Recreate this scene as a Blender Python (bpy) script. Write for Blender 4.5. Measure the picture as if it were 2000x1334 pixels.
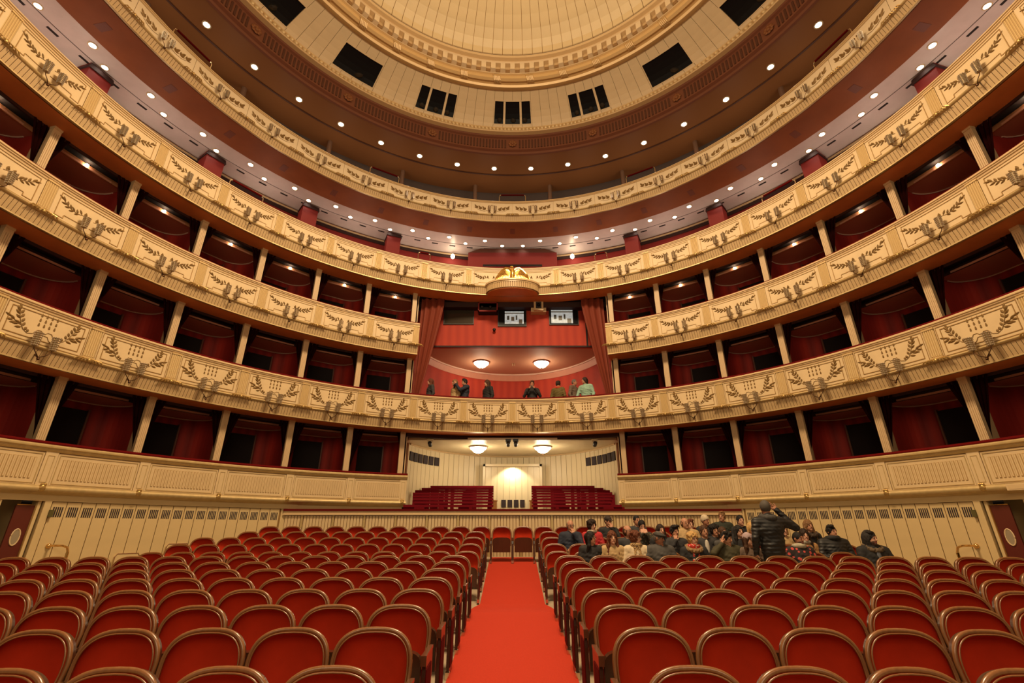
import bpy, math, random
import numpy as np
from mathutils import Vector, Matrix

R_ = math.radians
random.seed(7)
scene = bpy.context.scene
for o in list(bpy.data.objects):
    bpy.data.objects.remove(o, do_unlink=True)
COL = scene.collection

# ------------------------------------------------------------------ camera
CAMZ = 1.6
cam_d = bpy.data.cameras.new('camera')
cam_d.sensor_width = 36.0
cam_d.lens = 36.0 * 900.0 / 2000.0
cam_d.shift_x = -1.0 / 2000.0
cam_d.clip_start = 0.05
cam = bpy.data.objects.new('camera', cam_d)
COL.objects.link(cam)
cam.location = (0, 0, CAMZ)
cam.rotation_euler = (math.pi / 2 + math.atan(363.0 / 900.0), 0, 0)
scene.camera = cam

# ------------------------------------------------------------------ world, lights, exposure
world = bpy.data.worlds.new('world')
scene.world = world
world.use_nodes = True
bg = world.node_tree.nodes['Background']
bg.inputs[0].default_value = (1.0, 0.72, 0.45, 1)
bg.inputs[1].default_value = 0.16


def area_light(name, loc, rot, size, power, col, shape='DISK', size_y=None, spread=180):
    d = bpy.data.lights.new(name, 'AREA')
    d.shape = shape
    d.size = size
    if size_y:
        d.size_y = size_y
    d.energy = power
    d.color = col
    d.spread = R_(spread)
    o = bpy.data.objects.new(name, d)
    COL.objects.link(o)
    o.location = loc
    o.rotation_euler = rot
    return o


WARM = (1.0, 0.74, 0.44)
# the crystal chandelier of the hall hangs in the dome, above the frame
area_light('chandelier_light', (0, 6.3, 16.2), (0, 0, 0), 3.6, 3000, WARM)
area_light('chandelier_uplight', (0, 6.3, 16.3), (math.pi, 0, 0), 3.6, 800, WARM)
# working lights of the stage, behind the photographer
area_light('stage_light', (0, -7.5, 9.0), (R_(78), 0, 0), 12.0, 850, (1.0, 0.76, 0.46), 'RECTANGLE', 5.0)

scene.view_settings.view_transform = 'Standard'
scene.view_settings.look = 'None'
scene.view_settings.exposure = 0.0
scene.view_settings.gamma = 1.0
scene.view_settings.use_curve_mapping = False

# ------------------------------------------------------------------ materials
MATS = {}


def mat(name, col, rough=0.6, metal=0.0, emis=None, estr=0.0, sheen=0.0, coat=0.0, noise=0.0, nscale=20.0,
        bump=0.0, bscale=60.0, trans=0.0, spec=0.5, stripes=None, wood=None):
    if name in MATS:
        return MATS[name]
    m = bpy.data.materials.new(name)
    m.use_nodes = True
    nt = m.node_tree
    b = nt.nodes['Principled BSDF']
    c = (*col, 1)
    b.inputs['Base Color'].default_value = c
    b.inputs['Roughness'].default_value = rough
    b.inputs['Metallic'].default_value = metal
    b.inputs['Specular IOR Level'].default_value = spec
    if sheen:
        b.inputs['Sheen Weight'].default_value = sheen
        b.inputs['Sheen Roughness'].default_value = 0.45
        b.inputs['Sheen Tint'].default_value = (min(1, col[0] * 2.2 + .2), col[1] * 2 + .08, col[2] * 2 + .05, 1)
    if coat:
        b.inputs['Coat Weight'].default_value = coat
        b.inputs['Coat Roughness'].default_value = 0.2
    if trans:
        b.inputs['Transmission Weight'].default_value = trans
    if emis:
        b.inputs['Emission Color'].default_value = (*emis, 1)
        b.inputs['Emission Strength'].default_value = estr
    tc = nt.nodes.new('ShaderNodeTexCoord')
    if noise:
        n = nt.nodes.new('ShaderNodeTexNoise')
        n.inputs['Scale'].default_value = nscale
        n.inputs['Detail'].default_value = 4
        nt.links.new(tc.outputs['Object'], n.inputs['Vector'])
        r = nt.nodes.new('ShaderNodeValToRGB')
        r.color_ramp.elements[0].position = 0.3
        r.color_ramp.elements[1].position = 0.7
        r.color_ramp.elements[0].color = (*[x * (1 - noise) for x in col], 1)
        r.color_ramp.elements[1].color = (*[min(1, x * (1 + noise)) for x in col], 1)
        nt.links.new(n.outputs['Fac'], r.inputs['Fac'])
        nt.links.new(r.outputs['Color'], b.inputs['Base Color'])
    if stripes:
        # woven stripe pattern around the local vertical axis: (second colour, scale)
        w = nt.nodes.new('ShaderNodeTexWave')
        w.wave_type = 'BANDS'
        w.bands_direction = 'X'
        w.inputs['Scale'].default_value = stripes[1]
        w.inputs['Distortion'].default_value = 1.2
        w.inputs['Detail'].default_value = 2
        nt.links.new(tc.outputs['Object'], w.inputs['Vector'])
        mx = nt.nodes.new('ShaderNodeMix')
        mx.data_type = 'RGBA'
        mx.inputs[6].default_value = c
        mx.inputs[7].default_value = (*stripes[0], 1)
        nt.links.new(w.outputs['Fac'], mx.inputs[0])
        nt.links.new(mx.outputs[2], b.inputs['Base Color'])
    if wood:
        w = nt.nodes.new('ShaderNodeTexNoise')
        mp = nt.nodes.new('ShaderNodeMapping')
        mp.inputs['Scale'].default_value = (30, 30, 3)
        nt.links.new(tc.outputs['Object'], mp.inputs['Vector'])
        nt.links.new(mp.outputs['Vector'], w.inputs['Vector'])
        w.inputs['Scale'].default_value = 1.0
        mx = nt.nodes.new('ShaderNodeMix')
        mx.data_type = 'RGBA'
        mx.inputs[6].default_value = c
        mx.inputs[7].default_value = (*wood, 1)
        nt.links.new(w.outputs['Fac'], mx.inputs[0])
        nt.links.new(mx.outputs[2], b.inputs['Base Color'])
    if bump:
        n2 = nt.nodes.new('ShaderNodeTexNoise')
        n2.inputs['Scale'].default_value = bscale
        n2.inputs['Detail'].default_value = 3
        nt.links.new(tc.outputs['Object'], n2.inputs['Vector'])
        bp = nt.nodes.new('ShaderNodeBump')
        bp.inputs['Strength'].default_value = bump
        bp.inputs['Distance'].default_value = 0.01
        nt.links.new(n2.outputs['Fac'], bp.inputs['Height'])
        nt.links.new(bp.outputs['Normal'], b.inputs['Normal'])
    MATS[name] = m
    return m


CREAM = mat('cream_paint', (0.66, 0.49, 0.275), 0.45, noise=0.05, nscale=3)
CREAM2 = mat('cream_wall_paint', (0.60, 0.445, 0.225), 0.4, noise=0.05, nscale=2)
LEDGE = mat('cream_ledge_paint', (0.64, 0.46, 0.25), 0.35)
GOLD = mat('gilding', (0.52, 0.34, 0.12), 0.38, metal=0.65, noise=0.18, nscale=14, bump=0.2, bscale=30)
GOLDPALE = mat('pale_gilding', (0.56, 0.41, 0.19), 0.4, metal=0.35, noise=0.1, nscale=10)
GOLDLINE = mat('antique_gold_line', (0.33, 0.19, 0.06), 0.5, metal=0.4)
BRONZE = mat('bronze_relief', (0.24, 0.14, 0.045), 0.5, metal=0.35, noise=0.2, nscale=30)
BRIGHTGOLD = mat('burnished_gold', (0.80, 0.50, 0.14), 0.25, metal=0.9, noise=0.1, nscale=9)
SLAT = mat('cream_slat_paint', (0.55, 0.38, 0.19), 0.5)
SLATGAP = mat('tan_groove_paint', (0.30, 0.17, 0.07), 0.6)
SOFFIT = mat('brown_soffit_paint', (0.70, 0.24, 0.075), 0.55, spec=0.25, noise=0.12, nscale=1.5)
SOFFITLINE = mat('soffit_patch_paint', (0.17, 0.040, 0.012), 0.6)
VELVET = mat('red_velvet', (0.11, 0.0025, 0.003), 0.9, spec=0.1, sheen=0.03)
VELVET_D = mat('dark_red_velvet', (0.15, 0.003, 0.009), 0.9, spec=0.15, sheen=0.03)
SEATRED = mat('seat_velvet', (0.42, 0.024, 0.005), 0.8, spec=0.15, sheen=0.02, noise=0.16, nscale=3.5, bump=0.06, bscale=220)
SEATWOOD = mat('seat_wood', (0.30, 0.125, 0.042), 0.3, coat=0.35, wood=(0.15, 0.055, 0.018))
DARKWOOD = mat('dark_seat_wood', (0.075, 0.026, 0.010), 0.3, coat=0.4, wood=(0.04, 0.012, 0.005))
CARPET = mat('red_carpet', (0.42, 0.034, 0.015), 0.95, spec=0.15, noise=0.06, nscale=60, bump=0.25, bscale=150)
FLOORM = mat('beige_floor', (0.34, 0.26, 0.17), 0.8, noise=0.06, nscale=5)
BOXRED = mat('box_wall_damask', (0.44, 0.022, 0.010), 0.7, stripes=((0.28, 0.012, 0.006), 1.1))
LOGERED = mat('loge_wall_damask', (0.47, 0.038, 0.012), 0.7, stripes=((0.39, 0.026, 0.008), 0.9))
BOXCEIL = mat('box_ceiling_paint', (0.62, 0.28, 0.185), 0.4)
BOXTRIM = mat('box_ceiling_trim', (0.80, 0.58, 0.46), 0.3)
DARK = mat('dark_recess', (0.012, 0.005, 0.004), 0.8)
DARKRED = mat('dark_red_lintel', (0.030, 0.006, 0.004), 0.7)
CURTAIN = mat('dark_curtain', (0.016, 0.0015, 0.001), 0.9, spec=0.05)
DRAPE = mat('loge_drape', (0.20, 0.030, 0.010), 0.75, sheen=0.1)
BALCCEIL = mat('balcony_ceiling_paint', (0.62, 0.53, 0.49), 0.3, noise=0.04, nscale=4)
BALCLINE = mat('balcony_ceiling_groove', (0.12, 0.09, 0.08), 0.5)
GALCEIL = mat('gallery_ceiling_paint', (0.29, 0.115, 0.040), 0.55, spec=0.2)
GALWALL = mat('gallery_wall_panel', (0.26, 0.21, 0.13), 0.25)
GALRED = mat('booth_red', (0.24, 0.014, 0.009), 0.7)
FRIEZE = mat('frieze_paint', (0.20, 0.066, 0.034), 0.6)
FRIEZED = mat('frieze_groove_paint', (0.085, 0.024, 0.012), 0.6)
DOMEC = mat('dome_board_paint', (0.66, 0.52, 0.31), 0.5, noise=0.03, nscale=2)
DOMEGAP = mat('dome_groove_gold', (0.34, 0.18, 0.05), 0.5, metal=0.3)
ATTIC = mat('attic_board_paint', (0.74, 0.59, 0.38), 0.5, noise=0.03, nscale=2)
GLASSDARK = mat('dark_window_glass', (0.006, 0.006, 0.008), 0.3, spec=0.12)
BLACK = mat('black_metal', (0.012, 0.011, 0.011), 0.45)
BRASS = mat('brass', (0.72, 0.45, 0.16), 0.2, metal=1.0)
CHROME = mat('pale_brass', (0.75, 0.62, 0.45), 0.22, metal=1.0)
CRYSTAL = mat('crystal_beads', (0.66, 0.58, 0.47), 0.12, metal=0.55)
CRYSTALD = mat('crystal_cup_core', (0.36, 0.25, 0.13), 0.3, metal=0.5)
BRONZED = mat('dark_bronze', (0.10, 0.045, 0.02), 0.35, metal=0.8)
LAMPGLASS = mat('lit_bowl_glass', (1, 0.95, 0.85), 0.3, emis=(1.0, 0.86, 0.62), estr=9.0)
DOWNLIGHT = mat('downlight_glow', (1, 1, 1), 0.3, emis=(1.0, 0.88, 0.72), estr=22.0)
BULB = mat('box_lamp_glow', (1, 1, 1), 0.3, emis=(1.0, 0.80, 0.52), estr=70.0)
DOORGREY = mat('dark_vent', (0.02, 0.008, 0.012), 0.7)
WOODDOOR = mat('brown_door_wood', (0.10, 0.018, 0.012), 0.3, coat=0.3)
OVALGLASS = mat('oval_window_glass', (0.30, 0.24, 0.16), 0.1)
SIGNGREEN = mat('dim_green_box', (0.09, 0.075, 0.02), 0.5)
STANDWALL = mat('standing_wall_paint', (0.72, 0.60, 0.38), 0.32)
SCREEN = mat('booth_window_view', (0.5, 0.55, 0.55), 0.2, emis=(0.72, 0.80, 0.80), estr=0.35, noise=0.35, nscale=9)
SKIN = [mat('skin_%d' % i, c, 0.6, noise=0.10, nscale=25) for i, c in enumerate([(0.46, 0.22, 0.13), (0.40, 0.175, 0.10), (0.56, 0.30, 0.20), (0.30, 0.125, 0.07)])]
CREAMLIT = mat('lit_cream_paint', (0.74, 0.60, 0.41), 0.45, noise=0.04, nscale=3)  # cream lightened to paint in the brighter light on topmost panels and dentils
STUBBLE = mat('beard_tone', (0.085, 0.04, 0.026), 0.8, noise=0.3, nscale=90)
LIP = mat('lip_tone', (0.26, 0.075, 0.055), 0.5)
EYE = mat('eye_tone', (0.025, 0.015, 0.012), 0.3)


# ------------------------------------------------------------------ mesh helpers
class MB:
    def __init__(self):
        self.v = []
        self.f = []
        self.m = []

    def add(self, vs, fs, mi=0):
        k = len(self.v)
        self.v.extend([tuple(p) for p in vs])
        for f in fs:
            self.f.append(tuple(i + k for i in f))
            self.m.append(mi)

    def box(self, x0, x1, y0, y1, z0, z1, mi=0, fn=None):
        vs = [(x, y, z) for z in (z0, z1) for y in (y0, y1) for x in (x0, x1)]
        if fn:
            vs = [fn(*p) for p in vs]
        self.add(vs, [(0, 2, 3, 1), (4, 5, 7, 6), (0, 1, 5, 4), (2, 6, 7, 3), (0, 4, 6, 2), (1, 3, 7, 5)], mi)

    def hexa(self, vs, mi=0):
        self.add(vs, [(0, 2, 3, 1), (4, 5, 7, 6), (0, 1, 5, 4), (2, 6, 7, 3), (0, 4, 6, 2), (1, 3, 7, 5)], mi)

    def lathe(self, prof, n=16, mi=0, c=(0, 0, 0), cap=True):
        vs = []
        for (r, z) in prof:
            for i in range(n):
                a = 2 * math.pi * i / n
                vs.append((c[0] + r * math.cos(a), c[1] + r * math.sin(a), c[2] + z))
        fs = []
        for j in range(len(prof) - 1):
            for i in range(n):
                i2 = (i + 1) % n
                fs.append((j * n + i, j * n + i2, (j + 1) * n + i2, (j + 1) * n + i))
        if cap:
            fs.append(tuple(reversed(range(n))))
            fs.append(tuple(range((len(prof) - 1) * n, len(prof) * n)))
        self.add(vs, fs, mi)

    def tube(self, pts, r, n=6, mi=0, closed=False, rad=None):
        pts = [Vector(p) for p in pts]
        N = len(pts)
        vs = []
        up = Vector((0, 0, 1))
        for i, p in enumerate(pts):
            a = pts[(i - 1) % N] if (closed or i > 0) else pts[0]
            b = pts[(i + 1) % N] if (closed or i < N - 1) else pts[-1]
            t = (b - a).normalized()
            u = up.cross(t)
            if u.length < 0.05:
                u = Vector((1, 0, 0)).cross(t)
            u.normalize()
            w = t.cross(u)
            rr = rad[i] if rad else r
            for k in range(n):
                an = 2 * math.pi * k / n
                vs.append(p + u * (rr * math.cos(an)) + w * (rr * math.sin(an)))
        fs = []
        M = N if closed else N - 1
        for i in range(M):
            j = (i + 1) % N
            for k in range(n):
                k2 = (k + 1) % n
                fs.append((i * n + k, i * n + k2, j * n + k2, j * n + k))
        if not closed:
            fs.append(tuple(reversed(range(n))))
            fs.append(tuple(range((N - 1) * n, N * n)))
        self.add(vs, fs, mi)

    def prism(self, poly, fn, d0, d1, mi=0):
        """poly: 2D points, fn(x, y, d) -> 3D; extruded between d0 and d1"""
        n = len(poly)
        vs = [fn(p[0], p[1], d0) for p in poly] + [fn(p[0], p[1], d1) for p in poly]
        fs = [tuple(reversed(range(n))), tuple(range(n, 2 * n))]
        for i in range(n):
            j = (i + 1) % n
            fs.append((i, j, n + j, n + i))
        self.add(vs, fs, mi)

    def sphere(self, c, r, nu=8, nv=6, mi=0):
        rx, ry, rz = r if isinstance(r, (tuple, list)) else (r, r, r)
        vs = [(c[0], c[1], c[2] - rz)]
        for j in range(1, nv):
            th = math.pi * j / nv
            for i in range(nu):
                a = 2 * math.pi * i / nu
                vs.append((c[0] + rx * math.sin(th) * math.cos(a), c[1] + ry * math.sin(th) * math.sin(a), c[2] - rz * math.cos(th)))
        vs.append((c[0], c[1], c[2] + rz))
        fs = []
        for i in range(nu):
            i2 = (i + 1) % nu
            fs.append((0, 1 + i2, 1 + i))
            for j in range(nv - 2):
                a = 1 + j * nu
                fs.append((a + i, a + i2, a + nu + i2, a + nu + i))
            a = 1 + (nv - 2) * nu
            fs.append((a + i, a + i2, len(vs) - 1))
        self.add(vs, fs, mi)

    def mesh(self, name, mats, smooth=False, sharp=40):
        me = bpy.data.meshes.new(name)
        me.from_pydata(self.v, [], self.f)
        if not isinstance(mats, (list, tuple)):
            mats = [mats]
        for m in mats:
            me.materials.append(m)
        if len(mats) > 1:
            me.polygons.foreach_set('material_index', self.m)
        if smooth:
            me.polygons.foreach_set('use_smooth', [True] * len(me.polygons))
            me.update()
            try:
                me.set_sharp_from_angle(angle=R_(sharp))
            except Exception:
                pass
        me.update()
        return me


def fixn(me):
    import bmesh
    b = bmesh.new()
    b.from_mesh(me)
    bmesh.ops.recalc_face_normals(b, faces=b.faces)
    b.to_mesh(me)
    b.free()
    return me


def link(name, me, parent=None, loc=(0, 0, 0), rz=0.0, scale=None, rot=None):
    o = bpy.data.objects.new(name, me)
    COL.objects.link(o)
    o.location = loc
    o.rotation_euler = rot if rot else (0, 0, rz)
    if scale:
        o.scale = scale
    if parent:
        o.parent = parent
    return o


def tag(o, label=None, cat=None, group=None, kind=None):
    if label:
        o['label'] = label
    if cat:
        o['category'] = cat
    if group:
        o['group'] = group
    if kind:
        o['kind'] = kind
    return o


def thing(name, label, cat, loc=(0, 0, 0), rz=0.0, group=None):
    return tag(link(name, None, None, loc, rz), label, cat, group)


ORD = ['first', 'second', 'third', 'fourth', 'fifth', 'sixth', 'seventh', 'eighth', 'ninth', 'tenth', 'eleventh', 'twelfth',
       'thirteenth', 'fourteenth', 'fifteenth', 'sixteenth', 'seventeenth', 'eighteenth', 'nineteenth', 'twentieth']


def side(a):
    return "guide's side" if a > 0 else 'empty side'


# ------------------------------------------------------------------ hall geometry
YC = 6.38      # centre of the horseshoe curve
R0 = 10.35     # face of every balcony front
BAY = 10.0     # degrees per bay
ZT = [1.615 + CAMZ, 4.42 + CAMZ, 7.225 + CAMZ, 10.03 + CAMZ, 13.46 + CAMZ]    # tops of the balcony fronts


def PP(a, r, z=0.0):
    """a in degrees from the rear of the hall, r outwards from the balcony front; straight sides past 90 degrees"""
    R = R0 + r
    if abs(a) <= 90:
        return (R * math.sin(R_(a)), YC + R * math.cos(R_(a)), z)
    s = 1 if a > 0 else -1
    return (s * R, YC - R_(abs(a) - 90) * R0, z)


def sweep(mb, prof, a0, a1, step=2.5, mi=0, closed=True, cap=True):
    n = max(1, int(round((a1 - a0) / step)))
    k = len(prof)
    vs = []
    for i in range(n + 1):
        a = a0 + (a1 - a0) * i / n
        for (r, z) in prof:
            vs.append(PP(a, r, z))
    fs = []
    kk = k if closed else k - 1
    for i in range(n):
        for j in range(kk):
            j2 = (j + 1) % k
            fs.append((i * k + j, i * k + j2, (i + 1) * k + j2, (i + 1) * k + j))
    if closed and cap:
        fs.append(tuple(reversed(range(k))))
        fs.append(tuple(range(n * k, n * k + k)))
    mb.add(vs, fs, mi)


def arc_mesh(name, prof, a0, a1, m, step=2.5, closed=True, smooth=False):
    mb = MB()
    sweep(mb, prof, a0, a1, step, 0, closed)
    me = mb.mesh(name, m, smooth)
    return fixn(me)


def cm(x, r, z):
    """bay-local curved mapping: x along the front, r outwards"""
    R = R0 + r
    return (R * math.sin(x / R0), R * math.cos(x / R0) - R0, z)


def bay_obj(name, me, parent, a, z=0.0, scale=None):
    """place a bay-local mesh at angle a (relative to a parent at the origin)"""
    p = PP(a, 0, z)
    rz = -R_(a) if abs(a) <= 90 else -R_(90 if a > 0 else -90)
    return link(name, me, parent, p, rz, scale)


HALF = R0 * R_(BAY) / 2      # half bay, metres
# ================================================================== THE SETTING
def interp(x, pts):
    for (x0, z0), (x1, z1) in zip(pts, pts[1:]):
        if x <= x1:
            return z0 + (z1 - z0) * (x - x0) / (x1 - x0)
    return pts[-1][1]


ROWR = 110.0
FLOORPTS = [(-6, -0.366), (8.6, 0.32), (9.8, 0.20), (13.4, 0.75), (14.6, 0.84), (40, 0.84)]


def zf(x, y):
    return interp(y + x * x / ROWR, FLOORPTS)


def wall_x(y, R=R0 + 0.2):
    return R if y <= YC else math.sqrt(max(0.01, R * R - (y - YC) ** 2))


mb = MB()
ys = [-2 + 0.35 * i for i in range(48)]
nx = 40
for y in ys:
    w = min(wall_x(y), 11)
    for i in range(nx + 1):
        x = -w + 2 * w * i / nx
        mb.v.append((x, y, zf(x, y)))
for j in range(len(ys) - 1):
    for i in range(nx):
        a = j * (nx + 1) + i
        mb.f.append((a, a + 1, a + nx + 2, a + nx + 1))
        mb.m.append(0)
tag(link('floor', mb.mesh('floor', FLOORM, True)), 'beige floor of the stalls rising towards the standing area', 'floor', kind='structure')

# red carpet of the middle aisle
mb = MB()
seg = [(1.0 + 0.3 * i) for i in range(45)]
for y in seg:
    w = 0.63 + 0.09 * (y - 4) / 5 if y < 9.9 else 0.62
    for x in (-w, w):
        for dz in (0.002, 0.016):
            mb.v.append((x, y, zf(0, y) + dz))
for i in range(len(seg) - 1):
    a = 4 * i
    for f in ((a + 1, a + 3, a + 7, a + 5), (a, a + 1, a + 5, a + 4), (a + 2, a + 6, a + 7, a + 3)):
        mb.f.append(f)
        mb.m.append(0)
tag(link('aisle_carpet', mb.mesh('aisle_carpet', CARPET)), 'plain red carpet runner along the middle aisle', 'carpet')

# outer shell of the building
tag(link('wall_outer', arc_mesh('wall_outer', [(6.0, -0.6), (6.2, -0.6), (6.2, 19.2), (6.0, 19.2)], -126, 126, DARK, 5)), kind='structure')

# ------------------------------------------------------------- lower side walls: boards with vents
BW = 1.45
board = {}
mbx = MB()
w = R0 * R_(BW) - 0.014
mbx.box(-w / 2, w / 2, 0.10, 0.14, 0.2, 2.10, 0, cm)
board['me'] = mbx.mesh('wall_board', CREAM2)
mbv = MB()
for i in range(5):
    x = (i - 2) * 0.037
    mbv.box(x - 0.011, x + 0.011, 0.094, 0.101, 1.80, 2.0, 0, cm)
board['vent'] = mbv.mesh('vent', DOORGREY)
for s, nm in ((-1, 'wall_left'), (1, 'wall_right')):
    a0, a1 = (40.2, 68.2) if s > 0 else (-68.2, -40.2)
    w_o = tag(link(nm, arc_mesh(nm, [(0.135, -0.1), (0.20, -0.1), (0.20, 2.2), (0.135, 2.2)], a0, a1, GOLDLINE)), kind='structure')
    for i in range(19):
        a = s * (40.55 + BW * (i + 0.5))
        if abs(a) > 69.5:
            continue
        b = bay_obj('wall_board', board['me'], w_o, a)
        link('vent', board['vent'], b)
    # wall past the door, towards the stage
    wa0, wa1 = (75.0, 125) if s > 0 else (-125, -75.0)
    tag(link(nm + '_front', arc_mesh(nm, [(0.10, -0.5), (0.20, -0.5), (0.20, 2.2), (0.10, 2.2)], wa0, wa1, CREAM2)), kind='structure')
    # plain frieze above the boards and over the door
    fa0, fa1 = (38, 125) if s > 0 else (-125, -38)
    tag(link('trim_1' if s < 0 else 'trim_2', arc_mesh('wall_frieze', [(0.07, 2.11), (0.22, 2.11), (0.22, 2.30), (0.07, 2.30)], fa0, fa1, CREAM2)), kind='structure')
    # door opening
    d = tag(link('door_1' if s < 0 else 'door_2', None), kind='structure')
    mj = MB()
    for (aa, bb, r0_, r1_) in ((68.2, 68.85, 0.07, 0.3), (69.05, 69.33, 0.12, 0.34), (72.6, 75.0, 0.09, 0.4)):
        q0, q1 = (aa, bb) if s > 0 else (-bb, -aa)
        sweep(mj, [(r0_, -0.1), (r1_, -0.1), (r1_, 2.12), (r0_, 2.12)], q0, q1, 1)
    link('jamb', fixn(mj.mesh('jamb', CREAM2)), d)
    q0, q1 = (68.85, 69.05) if s > 0 else (-69.05, -68.85)
    link('jamb_gap', arc_mesh('jamb_gap', [(0.2, 0), (0.3, 0), (0.3, 2.1), (0.2, 2.1)], q0, q1, DARK, 1), d)
    q0, q1 = (69.3, 75.0) if s > 0 else (-75.0, -69.3)
    link('door_reveal', arc_mesh('door_reveal', [(0.75, -0.1), (0.8, -0.1), (0.8, 2.2), (0.75, 2.2)], q0, q1, CREAM2, 1), d)
    q0, q1 = (69.36, 71.05) if s > 0 else (-71.05, -69.36)
    leaf = link('door_leaf', arc_mesh('door_leaf', [(0.16, 0.1), (0.20, 0.1), (0.20, 2.02), (0.16, 2.02)], q0, q1, WOODDOOR, 1), d)
    mo = MB()
    mr = MB()
    ac = s * 70.2
    pts = []
    for k in range(20):
        t = 2 * math.pi * k / 20
        pts.append(PP(ac + 0.38 * math.cos(t), 0.15, 1.42 + 0.15 * math.sin(t)))
    mo.add(pts, [tuple(range(20))])
    mr.tube(pts, 0.012, 5, closed=True)
    link('oval_window', mo.mesh('oval_window', OVALGLASS), leaf)
    link('oval_frame', mr.mesh('oval_frame', CREAM), leaf)
    mf = MB()
    mf.tube([PP(q0 if s > 0 else q1, 0.15, 0.1), PP(q0 if s > 0 else q1, 0.15, 2.03), PP(q1 if s > 0 else q0, 0.15, 2.03)], 0.012, 5)
    link('leaf_edging', mf.mesh('leaf_edging', BRASS), leaf)
    # small box light beside the door
    ml = MB()
    ml.box(-0.035, 0.035, 0.02, 0.13, -0.07, 0.07, 0, cm)
    bx = tag(bay_obj('indicator_box', ml.mesh('indicator_box', SIGNGREEN), None, s * 68.05, 1.87),
             'small dark box on the board wall beside the oval-window door, ' + side(s), 'box')
    # brass grab rail
    gr = thing('grab_rail', 'bent brass grab rail on the board wall near the door, ' + side(s), 'handrail', PP(s * 66.7, 0.1, 0))
    gx, gy, _ = PP(s * 66.7, 0.1)
    mg = MB()
    P0 = Vector(PP(s * 67.1, 0.10, 1.24)) - Vector((gx, gy, 0))
    pts = [PP(s * 67.1, 0.10, 1.24), PP(s * 67.1, -0.10, 1.25), PP(s * 66.9, -0.36, 1.25), PP(s * 66.7, -0.46, 1.22), PP(s * 66.6, -0.5, 1.12), PP(s * 66.6, -0.5, 0.45)]
    mg.tube([(p[0] - gx, p[1] - gy, p[2]) for p in pts], 0.022, 8)
    link('rail', mg.mesh('rail', BRASS, True), gr)
    mg = MB()
    p = PP(s * 67.1, 0.085, 1.24)
    mg.sphere((p[0] - gx, p[1] - gy, p[2]), 0.05, 10, 6)
    link('wall_rose', mg.mesh('wall_rose', BRASS, True), gr)

for (a, zt_, lab) in ((-59.0, 1.05, 'cream folding wall seat on the boards, next to the brass grab rail'), (-53.5, 1.23, 'cream folding wall seat on the boards, higher up towards the partition')):
    t = thing('folding_seat', lab, 'seat', PP(a, 0.1, zt_ - 0.45), -R_(a))
    mb = MB()
    q = [(-0.24, 0.0), (0.24, 0.0), (0.24, 0.38), (0.20, 0.44), (-0.20, 0.44), (-0.24, 0.38)]
    mb.prism(q, lambda x, z, d: (x, d, z), -0.07, 0.0)
    link('panel', fixn(mb.mesh('folding_panel', CREAM2)), t)
    mb = MB()
    mb.tube([(x, -0.072, z) for x, z in q[1:] + q[:1]], 0.010, 6)
    link('edging', mb.mesh('edging', SEATWOOD), t)
mb = MB()
mb.box(-0.16, 0.16, -0.16, -0.07, -0.06, 0.06, 0, cm)
t = thing('emergency_light', "small cream light box on the parterre moulding, guide's side", 'light', PP(73.2, 0, 2.33), -R_(73.2))
link('casing', mb.mesh('casing', CREAM), t)
mb = MB()
mb.box(-0.13, 0.13, -0.165, -0.155, -0.04, 0.04, 0, cm)
link('cover', mb.mesh('cover', LEDGE), t)

# ------------------------------------------------------------- partition behind the stalls
YP = 14.4
part = thing('stalls_partition', 'low cream partition with slim slats and a red velvet cap behind the stalls', 'partition', (0, YP, 0.8))
mb = MB()
mb.box(-6.68, 6.68, 0.03, 0.12, -0.2, 1.20)
link('body', mb.mesh('body', SLATGAP), part)
mb = MB()
mb.box(-6.7, 6.7, -0.05, 0.16, 1.13, 1.17)
mb.box(-6.7, 6.7, -0.03, 0.14, 1.17, 1.245)
link('cap_moulding', mb.mesh('cap_moulding', LEDGE), part)
mb = MB()
mb.box(-6.7, 6.7, -0.06, 0.22, 1.245, 1.30)
link('velvet_cap', mb.mesh('velvet_cap', VELVET), part)
mb = MB()
mb.box(-0.036, 0.036, 0.0, 0.035, -0.1, 1.11)
slat = mb.mesh('slat', CREAM)
n = 0
for i in range(146):
    x = -6.6 + i * 0.0912
    if (i + 5) % 10 == 0:
        continue
    link('slat', slat, part, (x, 0, 0))
mb = MB()
mb.box(-0.03, 0.03, -0.012, 0.035, -0.1, 1.12)
st = mb.mesh('gilt_strip', GOLDPALE)
for i in range(146):
    if (i + 5) % 10 == 0:
        link('gilt_strip', st, part, (-6.6 + i * 0.0912, 0, 0))

# ------------------------------------------------------------- standing area under the first balcony
EX, EY, EC = 4.15, 4.7, 17.0      # half-ellipse of the rear wall


def ell(t, k=1.0):
    return (EX * k * math.sin(t), EC + EY * k * math.cos(t))


def ell_wall(mb, z0, z1, k0=1.0, k1=1.03, n=36, t1=1.36, mi=0):
    for i in range(n):
        ta, tb = -t1 + 2 * t1 * i / n, -t1 + 2 * t1 * (i + 1) / n
        vs = []
        for z in (z0, z1):
            for k in (k0, k1):
                for t in (ta, tb):
                    vs.append((*ell(t, k), z))
        mb.hexa(vs, mi)


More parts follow.
